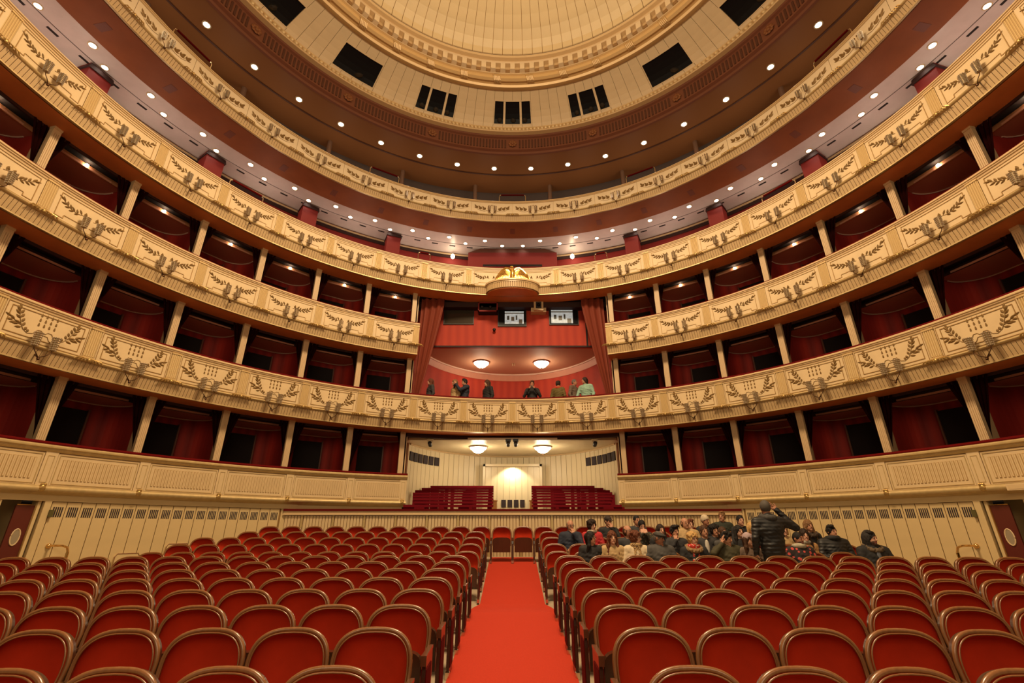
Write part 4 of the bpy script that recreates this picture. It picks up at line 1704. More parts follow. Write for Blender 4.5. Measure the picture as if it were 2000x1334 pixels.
def sconce_meshes(zc, dx, r, sc):
    beads, cores = [], []
    for s in (-1, 1):
        mb = MB()
        cup(mb, s * dx, zc, r, sc)
        beads.append(mb.mesh('crystal_cup', CRYSTAL))
        mb = MB()
        cx, cy, _ = cm(s * dx, r, 0)
        mb.lathe([(0.01, -0.14 * sc), (0.036 * sc, -0.125 * sc), (0.042 * sc, -0.10 * sc), (0.054 * sc, 0.12 * sc), (0.058 * sc, 0.13 * sc), (0.045 * sc, 0.132 * sc)], 12, 0, (cx, cy, zc))
        cores.append(mb.mesh('cup_core', CRYSTALD, True))
    mb = MB()
    zl = zc - 0.30 * sc
    for s in (-1, 1):
        mb.tube([cm(0, -0.02, zl + .05), cm(0, r * .7, zl), cm(s * dx * .5, r * 1.05, zl + .05), cm(s * dx * .9, r, zl + .12 * sc), cm(s * dx, r, zc - .12 * sc)], 0.009, 6)
    mb.tube([cm(0, 0.05, zl + .10), cm(0, -0.06, zl + .03), cm(0, r * .75, zl - .02)], 0.016, 6)
    br = mb.mesh('bracket', BRONZED, True)
    mb = MB()
    mb.sphere(cm(0, r * .8, zl - .03), 0.03, 8, 6)
    return beads, cores, br, mb.mesh('finial', BRONZED, True)


TNAME = {1: 'lowest balcony', 2: 'divided balcony', 3: 'eagle balcony', 4: 'topmost balcony'}
for k, (zc, dx, r, sc) in {1: (-0.80, 0.165, -0.16, 1.12), 2: (-0.68, 0.15, -0.14, 1.05), 3: (-0.68, 0.15, -0.14, 1.05), 4: (-0.50, 0.13, -0.13, 0.95)}.items():
    beads, cores, br, fin_ = sconce_meshes(zc, dx, r, sc)
    for s in (-1, 1):
        for i in range(9 if k < 3 else 10):
            a = s * (i + 0.5) * BAY
            if k == 2 and i < 2:
                continue
            if k == 3 and i == 0:
                continue
            n_ = i - 2 if k == 2 else (i - 1 if k == 3 else i)
            t = thing('wall_sconce', '%s twin-cup crystal sconce from the middle, %s, %s' % (ORD[n_], TNAME[k], side(s)), 'sconce', PP(a, 0, ZT[k]), -R_(min(90, abs(a)) * s), 'sconces of the ' + TNAME[k])
            for q in (0, 1):
                cc = link('crystal_cup', beads[q], t)
                link('cup_core', cores[q], cc)
            link('bracket', br, t)
            link('finial', fin_, t)

# ------------------------------------------------------------- bulged console and gilded eagle
zt = ZT[3]
con = thing('eagle_console', 'half-round fluted console under the gilded eagle', 'console', (0, YC + R0, zt - 1.2))


def half_round(mb, a, b, z0, z1, r0=1.0, n=24, mi=0):
    poly = [(a * r0 * math.cos(math.pi * i / n), -b * r0 * math.sin(math.pi * i / n)) for i in range(n + 1)]
    poly = [(x, y) for x, y in poly] + [(-a * r0, 0.09), (a * r0, 0.09)]
    mb.prism(poly, lambda x, y, d: (x, y, d), z0, z1, mi)


mb = MB()
half_round(mb, 1.06, 0.62, 0.0, 0.26)
link('drum', fixn(mb.mesh('console_drum', SLATGAP)), con)
mb = MB()
half_round(mb, 1.10, 0.66, 0.25, 0.30)
half_round(mb, 1.14, 0.70, 0.30, 0.37)
link('lip', fixn(mb.mesh('console_lip', LEDGE)), con)
mb = MB()
half_round(mb, 1.02, 0.59, -0.03, 0.01)
link('underside', fixn(mb.mesh('console_underside', SOFFIT)), con)
mb = MB()
mb.box(-0.026, 0.026, -0.025, 0.03, 0.01, 0.25)
fsl = mb.mesh('console_slat', SLAT)
for i in range(38):
    t_ = math.pi * (i + 0.5) / 38
    x, y = 1.06 * math.cos(t_), -0.62 * math.sin(t_)
    nx, ny = math.cos(t_) / 1.06, math.sin(t_) / 0.62
    link('console_slat', fsl, con, (x, y, 0), math.atan2(nx, ny))
eag = thing('gilded_eagle', 'gilded eagle with spread wings standing on the half-round console', 'sculpture', (0, YC + R0 - 0.42, zt - 0.84))
mb = MB()
mb.lathe([(0.01, 0.10), (0.07, 0.12), (0.11, 0.22), (0.12, 0.34), (0.10, 0.46), (0.065, 0.55), (0.05, 0.60)], 14)
link('body', mb.mesh('body', BRIGHTGOLD, True), eag)
mb = MB()
mb.sphere((-0.02, -0.03, 0.64), (0.062, 0.07, 0.06), 12, 8)
mb.add([(-0.06, -0.08, 0.66), (-0.06, -0.06, 0.62), (-0.05, -0.05, 0.65), (-0.13, -0.09, 0.60)], [(0, 1, 3), (1, 2, 3), (2, 0, 3), (0, 2, 1)])
link('head', mb.mesh('head', BRIGHTGOLD, True), eag)
for s in (-1, 1):
    mb = MB()
    mb.tube([(s * 0.05, 0.02, 0.48), (s * 0.14, 0.03, 0.60), (s * 0.28, 0.03, 0.62), (s * 0.42, 0.02, 0.52), (s * 0.58, 0.0, 0.30), (s * 0.70, 0.0, 0.08)], 0.03, 7, rad=[.05, .05, .055, .05, .035, .02])
    poly = [(0.06, 0.30), (0.06, 0.50), (0.16, 0.60), (0.28, 0.60), (0.42, 0.50), (0.56, 0.30), (0.68, 0.08), (0.5, 0.06), (0.2, 0.10)]
    mb.prism(poly, lambda x, z, d: (s * x, d, z), 0.02, 0.05)
    w = link('wing', fixn(mb.mesh('wing', BRIGHTGOLD, True)), eag)
    for i in range(11):
        q = i / 10
        top = (0.12 + 0.34 * q, 0.46 + 0.10 * math.sin(q * 2.6) - 0.03 * q)
        bot = (0.16 + 0.53 * q, 0.07 + 0.02 * math.sin(q * 3))
        mb = MB()
        mb.tube([(s * top[0], 0.0, top[1]), (s * (top[0] + bot[0]) / 2 + s * .02, -0.025, (top[1] + bot[1]) / 2), (s * bot[0], -0.01, bot[1])], 0.017, 6, rad=[.012, .019, .010])
        link('feather', mb.mesh('feather', BRIGHTGOLD, True), w)
    mb = MB()
    mb.tube([(s * 0.06, -0.03, 0.2), (s * 0.08, -0.06, 0.1), (s * 0.09, -0.08, 0.03)], 0.03, 7, rad=[.045, .032, .024])
    for k in (-1, 0, 1):
        mb.tube([(s * 0.09, -0.08, 0.04), (s * 0.09 + k * 0.04, -0.13, 0.02), (s * 0.09 + k * 0.055, -0.16, 0.0)], 0.012, 5)
    link('foot', mb.mesh('foot', BRIGHTGOLD, True), eag)
mb = MB()
for k in (-1, 0, 1):
    mb.tube([(k * 0.02, 0.02, 0.16), (k * 0.07, 0.02, 0.05), (k * 0.09, 0.02, 0.0)], 0.025, 6)
link('tail', mb.mesh('tail', BRIGHTGOLD, True), eag)
mb = MB()
for i in range(15):
    x = -0.55 + 1.1 * i / 14
    mb.sphere((x, -0.06 - 0.05 * (1 - (x / .55) ** 2), 0.02 + 0.02 * (i % 2)), (0.05, 0.03, 0.028), 6, 4)
link('garland', mb.mesh('garland', GOLD, True), eag)

# ------------------------------------------------------------- red handrails on balcony and gallery
def handrail(a, k, hwid, lab, r=0.40, h=0.80):
    t = thing('handrail', lab, 'handrail', PP(a, r, ZT[k] - 0.1), -R_(a), 'red handrails behind the balcony fronts')
    for s in (-1, 1):
        mb = MB()
        mb.tube([(s * hwid, 0, 0), (s * hwid, 0, h - 0.08), (s * (hwid - 0.02), 0, h - .02), (s * (hwid - 0.09), 0, h)], 0.018, 7)
        link('post', mb.mesh('post', CHROME, True), t)
    mb = MB()
    mb.tube([(-hwid + 0.07, 0, h), (hwid - 0.07, 0, h)], 0.035, 8)
    link('velvet_bar', mb.mesh('velvet_bar', VELVET, True), t)


handrail(0, 4, 0.60, 'red velvet handrail on chrome posts in the middle of the topmost balcony')
for s in (-1, 1):
    handrail(s * 30.6, 4, 0.62, 'red velvet handrail on chrome posts, first from the middle, topmost balcony, ' + side(s))
    handrail(s * 70.0, 4, 0.62, 'red velvet handrail on chrome posts, second from the middle, topmost balcony, ' + side(s))
    handrail(s * 55.8, 3, 0.55, 'red velvet handrail on chrome posts above the eagle balcony, ' + side(s), h=0.62)
    handrail(s * 20.0, 3, 0.25, 'short red handrail near the control booth on the eagle balcony, ' + side(s), h=0.70)
# ================================================================== STALLS SEATING
def seat_outline(n=26):
    pts = []
    w, h0, hh = 0.260, 0.635, 0.230
    for i in range(n + 1):
        t = math.pi * i / n
        c, s = math.cos(t), math.sin(t)
        e = 2.0 / 2.9
        pts.append((w * math.copysign(abs(c) ** e, c), h0 + hh * abs(s) ** e))
    return [(0.236, 0.40)] + [(0.252, 0.50)] + pts + [(-0.252, 0.50), (-0.236, 0.40)]


def seat_warp(x, h, d):
    """d forward of the back plane; backrest leans back and wraps round the sitter"""
    q = h - 0.40
    y = 0.10 + 0.50 * q - 0.66 * q * q - 0.050 * (x / 0.26) ** 2 - d
    return (x, y, h)


OUT = seat_outline()
NO = len(OUT)
cx, cz = 0.0, 0.60
mb = MB()
rings = [(1.0, -0.006), (0.94, -0.024), (0.80, -0.048), (0.5, -0.072)]
for (k, d) in rings:
    for (x, h) in OUT:
        mb.v.append(seat_warp(cx + (x - cx) * k, cz + (h - cz) * k, d + 0.02))
mb.v.append(seat_warp(cx, cz, -0.062))
for j in range(len(rings) - 1):
    for i in range(NO):
        i2 = (i + 1) % NO
        mb.f.append((j * NO + i, j * NO + i2, (j + 1) * NO + i2, (j + 1) * NO + i))
        mb.m.append(0)
for i in range(NO):
    mb.f.append(((len(rings) - 1) * NO + i, (len(rings) - 1) * NO + (i + 1) % NO, len(rings) * NO))
    mb.m.append(0)
CUSH = fixn(mb.mesh('back_cushion', SEATRED, True))
mb = MB()
srings = [(1.0, 0.004), (0.99, -0.045), (0.6, -0.082), (0.3, -0.096)]
for (k, d) in srings:
    for (x, h) in OUT:
        mb.v.append(seat_warp(cx + (x - cx) * k, cz + (h - cz) * k, d))
mb.v.append(seat_warp(cx, cz, -0.098))
for j in range(len(srings) - 1):
    for i in range(NO):
        i2 = (i + 1) % NO
        mb.f.append((j * NO + i, j * NO + i2, (j + 1) * NO + i2, (j + 1) * NO + i))
        mb.m.append(0)
for i in range(NO):
    mb.f.append(((len(srings) - 1) * NO + i, (len(srings) - 1) * NO + (i + 1) % NO, len(srings) * NO))
    mb.m.append(0)
SHELL = fixn(mb.mesh('back_shell', DARKWOOD, True))
mb = MB()
mb.tube([seat_warp(x, h, 0.005) for x, h in OUT], 0.0150, 8)
mb.tube([seat_warp(cx + (x - cx) * 0.94, cz + (h - cz) * 0.945, 0.028) for x, h in OUT], 0.0055, 5)
RIM = mb.mesh('wood_rim', SEATWOOD, True, 75)


def pan_outline(w, h0, h1, n=12):
    pts = [(-w, h0)]
    for i in range(n + 1):
        t = math.pi - math.pi * i / n
        pts.append((w * math.copysign(abs(math.cos(t)) ** 0.5, math.cos(t)), h1 - 0.10 + 0.10 * abs(math.sin(t)) ** 0.7))
    pts.append((w, h0))
    return pts


mb = MB()
mb.prism(pan_outline(0.235, 0.24, 0.60), lambda x, h, d: (x, -0.03 - (h - 0.24) * 0.10 - d, h), -0.02, 0.055)
PAN_UP = fixn(mb.mesh('folded_seat', DARKWOOD))
mb = MB()
mb.prism(pan_outline(0.225, 0.25, 0.585), lambda x, h, d: (x, -0.03 - (h - 0.24) * 0.10 - d, h), -0.07, -0.015)
PADUP = fixn(mb.mesh('seat_pad', SEATRED))
mb = MB()
mb.box(-0.235, 0.235, -0.44, 0.04, 0.36, 0.40)
PAN_DN = mb.mesh('lowered_seat', DARKWOOD)
mb = MB()
mb.box(-0.225, 0.225, -0.43, 0.04, 0.40, 0.45)
PADDN = mb.mesh('seat_pad', SEATRED)
mb = MB()
mb.prism([(-0.22, -0.02), (0.08, -0.02), (0.14, 0.45), (0.13, 0.575), (-0.19, 0.58), (-0.21, 0.45)], lambda y, z, d: (d, y, z), -0.014, 0.014)
SUP = fixn(mb.mesh('side_support', DARKWOOD))
mb = MB()
mb.box(-0.019, 0.019, -0.20, 0.12, 0.578, 0.598)
mb.prism([(-0.245, 0.53), (-0.225, 0.53), (-0.20, 0.575), (-0.20, 0.598), (-0.25, 0.598), (-0.25, 0.585)], lambda y, z, d: (d, y, z), -0.022, 0.022)
ARM = fixn(mb.mesh('armrest', mat('arm_wood', (0.11, 0.042, 0.018), 0.3, coat=0.5)))
mb = MB()
mb.box(0.0145, 0.020, -0.20, 0.06, 0.08, 0.50)
mb.box(-0.020, -0.0145, -0.20, 0.06, 0.08, 0.50)
VEL = mb.mesh('velvet_facing', VELVET)
mb = MB()
mb.box(-0.022, 0.022, -0.25, -0.19, -0.01, 0.05)
FOOT = mb.mesh('foot_plate', CHROME)

ROWY = [round(y - 0.15, 3) for y in (2.88, 3.68, 4.44, 5.20, 5.96, 6.72, 7.50, 8.30, 10.40, 11.17, 11.95, 12.75, 13.55)]
NSEAT = [6, 7, 8, 10, 11, 12, 14, 15, 12, 12, 12, 11, 11]
PITCH = 0.556


def row_pos(row, k, s):
    """position and facing of seat k from the aisle in a row; rows are arcs about a point on the stage side"""
    x = s * ((0.94 if row != 12 else 0.845) + PITCH * k)
    y = ROWY[row] - x * x / ROWR
    return x, y, zf(x, y), s * (2 * abs(x) / ROWR)


OCC = {}     # occupied seats: filled by the people below, (row, side, k)


def make_seat(row, k, s, label, occupied, end_support):
    x, y, z, tilt = row_pos(row, k, s)
    t = thing('theatre_seat', label, 'seat', (x, y, z), -tilt, 'red theatre seats of the stalls')
    c = link('back_cushion', CUSH, t)
    link('back_shell', SHELL, t)
    link('wood_rim', RIM, t)
    p = link('lowered_seat' if occupied else 'folded_seat', PAN_DN if occupied else PAN_UP, t)
    link('seat_pad', PADDN if occupied else PADUP, p)
    for e in ((-1, 1) if end_support else (s,)):
        sp = link('side_support', SUP, t, (e * PITCH / 2, 0, 0))
        link('armrest', ARM, sp)
        if end_support and e == -s:
            link('velvet_facing', VEL, sp)
        link('foot_plate', FOOT, sp)
# ================================================================== PEOPLE (one continuous body mesh each, grown from a signed distance field)
def axis_coords(lo, hi, fine, hf, hc):
    out = [lo]
    while out[-1] < hi:
        x = out[-1]
        f = any(a <= x + 1e-6 < b for a, b in fine)
        out.append(x + (hf if f else hc))
    return np.array(out)


def rotz(a):
    c, s = math.cos(a), math.sin(a)
    return np.array([[c, -s, 0], [s, c, 0], [0, 0, 1]])


def rotx(a):
    c, s = math.cos(a), math.sin(a)
    return np.array([[1, 0, 0], [0, c, -s], [0, s, c]])


class Fig:
    def __init__(self):
        self.p = []
        self.fine = []

    def cap(self, a, b, ra, rb, lab, k=0.03):
        self.p.append(('c', np.array(a, float), np.array(b, float), ra, rb, lab, k, None))

    def ell(self, c, r, lab, k=0.03, M=None, cut=False):
        self.p.append(('x' if cut else 'e', np.array(c, float), np.array(r, float), 0, 0, lab, k, M))

    def dist(self, q, X, Y, Z):
        if q[0] == 'c':
            a, b, ra, rb = q[1], q[2], q[3], q[4]
            d = b - a
            L2 = max(1e-9, d.dot(d))
            h = np.clip(((X - a[0]) * d[0] + (Y - a[1]) * d[1] + (Z - a[2]) * d[2]) / L2, 0, 1)
            return np.sqrt((X - a[0] - d[0] * h) ** 2 + (Y - a[1] - d[1] * h) ** 2 + (Z - a[2] - d[2] * h) ** 2) - (ra + (rb - ra) * h)
        c, r, M = q[1], q[2], q[7]
        x, y, z = X - c[0], Y - c[1], Z - c[2]
        if M is not None:
            x, y, z = (M[0, 0] * x + M[1, 0] * y + M[2, 0] * z, M[0, 1] * x + M[1, 1] * y + M[2, 1] * z, M[0, 2] * x + M[1, 2] * y + M[2, 2] * z)
        n = np.sqrt((x / r[0]) ** 2 + (y / r[1]) ** 2 + (z / r[2]) ** 2)
        return (n - 1) * min(r)

    def bounds(self, q):
        if q[0] == 'c':
            R = max(q[3], q[4])
            return np.minimum(q[1], q[2]) - R, np.maximum(q[1], q[2]) + R
        R = np.array([max(q[2])] * 3) if q[7] is not None else q[2]
        return q[1] - R, q[1] + R

    def build(self, name, mats, hf=0.008, hc=0.016, wob=0.0, fold=None):
        los, his = zip(*[self.bounds(q) for q in self.p if q[0] != 'x'])
        lo, hi = np.min(los, 0) - 0.03, np.max(his, 0) + 0.03
        ax = [axis_coords(lo[i], hi[i], [(f[0][i], f[1][i]) for f in self.fine], hf, hc) for i in range(3)]
        D = np.full([len(a) for a in ax], 0.3)
        mg = 0.05
        for q in self.p:
            a, b = self.bounds(q)
            sl = []
            for i in range(3):
                i0 = max(0, np.searchsorted(ax[i], a[i] - mg) - 1)
                i1 = min(len(ax[i]), np.searchsorted(ax[i], b[i] + mg) + 1)
                sl.append(slice(i0, i1))
            X, Y, Z = np.meshgrid(ax[0][sl[0]], ax[1][sl[1]], ax[2][sl[2]], indexing='ij', sparse=True)
            d = self.dist(q, X, Y, Z)
            E = D[sl[0], sl[1], sl[2]]
            k = q[6]
            if q[0] == 'x':
                D[sl[0], sl[1], sl[2]] = np.maximum(E, -d)
            else:
                h = np.maximum(k - np.abs(E - d), 0) / k
                D[sl[0], sl[1], sl[2]] = np.minimum(E, d) - h * h * k * 0.25
        if wob:
            X, Y, Z = np.meshgrid(*ax, indexing='ij', sparse=True)
            D = D + wob * (np.sin(X * 95) * np.sin(Y * 83 + 1) * np.sin(Z * 71 + 2)) + wob * 0.7 * (np.sin(X * 210 + 1) * np.sin(Y * 190) * np.sin(Z * 60 + 1))
        if fold:
            X, Y, Z = np.meshgrid(*ax, indexing='ij', sparse=True)
            m = np.clip((fold[0] - Z) * 20, 0, 1)
            D = D + m * fold[1] * (np.sin(X * 23 + Z * 52 + fold[2]) * np.sin(Y * 31 + Z * 17) + 0.6 * np.sin(Z * 88 - X * 40 + fold[2]) * np.sin(X * 37))
        # surface nets
        S = D < 0
        n0, n1, n2 = S.shape
        cnt = np.zeros((n0 - 1, n1 - 1, n2 - 1), np.int8)
        for i in (0, 1):
            for j in (0, 1):
                for k in (0, 1):
                    cnt += S[i:n0 - 1 + i, j:n1 - 1 + j, k:n2 - 1 + k]
        I, J, K = np.nonzero((cnt > 0) & (cnt < 8))
        idx = np.full(cnt.shape, -1, np.int32)
        idx[I, J, K] = np.arange(len(I))
        acc = np.zeros((len(I), 3))
        num = np.zeros(len(I))
        for axis in range(3):
            oth = [q for q in range(3) if q != axis]
            for u in (0, 1):
                for v in (0, 1):
                    o = [0, 0, 0]
                    o[oth[0]], o[oth[1]] = u, v
                    e = list(o)
                    e[axis] = 1
                    d0 = D[I + o[0], J + o[1], K + o[2]]
                    d1 = D[I + e[0], J + e[1], K + e[2]]
                    m = (d0 < 0) != (d1 < 0)
                    t = np.where(m, d0 / np.where(m, d0 - d1, 1), 0)
                    p0 = np.stack([ax[0][I + o[0]], ax[1][J + o[1]], ax[2][K + o[2]]], 1)
                    p1 = np.stack([ax[0][I + e[0]], ax[1][J + e[1]], ax[2][K + e[2]]], 1)
                    acc += np.where(m[:, None], p0 + (p1 - p0) * t[:, None], 0)
                    num += m
        V = acc / num[:, None]
        F = []
        for axis in range(3):
            A = S.take(range(S.shape[axis] - 1), axis)
            B = S.take(range(1, S.shape[axis]), axis)
            a, b, c = np.nonzero(A != B)
            ins = A[a, b, c]
            oth = [q for q in range(3) if q != axis]
            P = [a, b, c]
            ok = (P[oth[0]] > 0) & (P[oth[1]] > 0) & (P[oth[0]] < S.shape[oth[0]] - 1) & (P[oth[1]] < S.shape[oth[1]] - 1)
            P = [q[ok] for q in P]
            ins = ins[ok]

            def cell(u, v):
                Q = [q.copy() for q in P]
                Q[oth[0]] += u
                Q[oth[1]] += v
                return idx[Q[0], Q[1], Q[2]]
            q = np.stack([cell(-1, -1), cell(0, -1), cell(0, 0), cell(-1, 0)], 1)
            flip = ins if axis != 1 else ~ins
            q[~flip] = q[~flip][:, ::-1]
            F.append(q)
        F = np.concatenate(F)
        best = np.full(len(V), 9.0)
        lab = np.zeros(len(V), np.int32)
        for q in self.p:
            if q[0] == 'x':
                continue
            d = self.dist(q, V[:, 0], V[:, 1], V[:, 2])
            m = d < best
            best[m] = d[m]
            lab[m] = q[5]
        me = bpy.data.meshes.new(name)
        me.vertices.add(len(V))
        me.vertices.foreach_set('co', V.astype(np.float32).ravel())
        me.loops.add(len(F) * 4)
        me.loops.foreach_set('vertex_index', F.astype(np.int32).ravel())
        me.polygons.add(len(F))
        me.polygons.foreach_set('loop_start', np.arange(0, len(F) * 4, 4, dtype=np.int32))
        me.polygons.foreach_set('loop_total', np.full(len(F), 4, np.int32))
        for m in mats:
            me.materials.append(m)
        fl = np.sort(lab[F], 1)[:, 1]
        me.polygons.foreach_set('material_index', fl.astype(np.int32))
        me.polygons.foreach_set('use_smooth', np.ones(len(F), bool))
        me.update(calc_edges=True)
        me.validate()
        return me


L_SKIN, L_TOP, L_LEG, L_SHOE, L_EYE, L_LIP, L_BROW, L_BEARD = range(8)


def cmat(name, c, rough=0.8):
    return mat('cloth_' + name, c, rough, noise=0.15, nscale=18, bump=0.15, bscale=40)


CL = {
    'black': (0.012, 0.011, 0.012), 'charcoal': (0.028, 0.026, 0.028), 'navy': (0.014, 0.018, 0.035), 'grey': (0.06, 0.055, 0.052), 'olive': (0.045, 0.038, 0.014),
    'green': (0.022, 0.026, 0.016), 'beige': (0.42, 0.28, 0.13), 'cream': (0.58, 0.46, 0.30), 'red': (0.42, 0.02, 0.025), 'tan': (0.36, 0.19, 0.07), 'mint': (0.26, 0.42, 0.33),
    'brown': (0.11, 0.055, 0.03), 'white': (0.65, 0.60, 0.52), 'greybrown': (0.13, 0.085, 0.06), 'khaki': (0.12, 0.085, 0.02)}
def hairmat(c):
    nm = 'hair_' + c
    if nm in MATS:
        return MATS[nm]
    m = mat(nm, HC[c], 0.62, spec=0.25)
    nt = m.node_tree
    tc = nt.nodes.new('ShaderNodeTexCoord')
    mp = nt.nodes.new('ShaderNodeMapping')
    mp.inputs['Scale'].default_value = (160, 160, 22)
    nt.links.new(tc.outputs['Object'], mp.inputs['Vector'])
    n = nt.nodes.new('ShaderNodeTexNoise')
    n.inputs['Scale'].default_value = 1.0
    n.inputs['Detail'].default_value = 3
    nt.links.new(mp.outputs['Vector'], n.inputs['Vector'])
    r = nt.nodes.new('ShaderNodeValToRGB')
    r.color_ramp.elements[0].position = 0.35
    r.color_ramp.elements[1].position = 0.68
    r.color_ramp.elements[0].color = (*[x * 0.45 for x in HC[c]], 1)
    r.color_ramp.elements[1].color = (*[min(1, x * 1.7 + 0.006) for x in HC[c]], 1)
    nt.links.new(n.outputs['Fac'], r.inputs['Fac'])
    nt.links.new(r.outputs['Color'], nt.nodes['Principled BSDF'].inputs['Base Color'])
    bp = nt.nodes.new('ShaderNodeBump')
    bp.inputs['Strength'].default_value = 0.8
    bp.inputs['Distance'].default_value = 0.006
    nt.links.new(n.outputs['Fac'], bp.inputs['Height'])
    nt.links.new(bp.outputs['Normal'], nt.nodes['Principled BSDF'].inputs['Normal'])
    return m


def quilted(top):
    nm = 'quilted_' + top
    if nm in MATS:
        return MATS[nm]
    m = mat(nm, CL[top], 0.55)
    nt = m.node_tree
    tc = nt.nodes.new('ShaderNodeTexCoord')
    w = nt.nodes.new('ShaderNodeTexWave')
    w.bands_direction = 'Z'
    w.inputs['Scale'].default_value = 5.0
    nt.links.new(tc.outputs['Object'], w.inputs['Vector'])
    bp = nt.nodes.new('ShaderNodeBump')
    bp.inputs['Strength'].default_value = 0.35
    bp.inputs['Distance'].default_value = 0.02
    nt.links.new(w.outputs['Fac'], bp.inputs['Height'])
    nt.links.new(bp.outputs['Normal'], nt.nodes['Principled BSDF'].inputs['Normal'])
    return m


HC = {'black': (0.010, 0.007, 0.006), 'dark': (0.022, 0.010, 0.006), 'brown': (0.060, 0.024, 0.010), 'auburn': (0.11, 0.030, 0.012), 'light': (0.20, 0.10, 0.04), 'blond': (0.50, 0.30, 0.11), 'grey': (0.12, 0.10, 0.09)}


def hand(F, w, d, up, curl=0.5, spread=0.35, side=1, sc=1.0, lab=L_SKIN):
    """palm and five fingers from the wrist w along direction d; up is the back of the hand"""
    w, d, up = [np.array(v, float) for v in (w, d, up)]
    d /= np.linalg.norm(d)
    up -= d * up.dot(d)
    up /= np.linalg.norm(up)
    lat = np.cross(d, up) * side
    F.cap(w, w + d * 0.045 * sc, 0.026 * sc, 0.030 * sc, lab, 0.02)
    F.cap(w + d * 0.03 * sc + lat * 0.018, w + d * 0.085 * sc + lat * 0.026, 0.017 * sc, 0.014 * sc, lab, 0.012)
    F.cap(w + d * 0.03 * sc - lat * 0.018, w + d * 0.085 * sc - lat * 0.026, 0.017 * sc, 0.014 * sc, lab, 0.012)
    for i, L in enumerate((0.068, 0.082, 0.076, 0.058)):
        o = (1.5 - i) / 1.5
        b = w + (d * 0.09 + lat * o * 0.031) * sc
        d1 = d + lat * o * spread * 0.4 - up * curl * 0.45
        d1 /= np.linalg.norm(d1)
        m = b + d1 * L * 0.55 * sc
        d2 = d1 - up * curl * 0.9
        d2 /= np.linalg.norm(d2)
        e = m + d2 * L * 0.5 * sc
        F.cap(b, m, 0.0098 * sc, 0.0088 * sc, lab, 0.005)
        F.cap(m, e, 0.0088 * sc, 0.0075 * sc, lab, 0.005)
    b = w + (d * 0.03 + lat * 0.030) * sc
    m = b + (d * 0.030 + lat * 0.030 - up * 0.012) * sc
    e = m + (d * 0.032 + lat * 0.008 - up * 0.010) * sc
    F.cap(b, m, 0.014 * sc, 0.011 * sc, lab, 0.01)
    F.cap(m, e, 0.0105 * sc, 0.009 * sc, lab, 0.005)
    return w + d * 0.08


def head_frame(hc, yaw, pitch, roll=0.0):
    M = rotz(yaw) @ rotx(pitch)
    return lambda x, y, z: hc + M @ np.array([x, y, z]), M


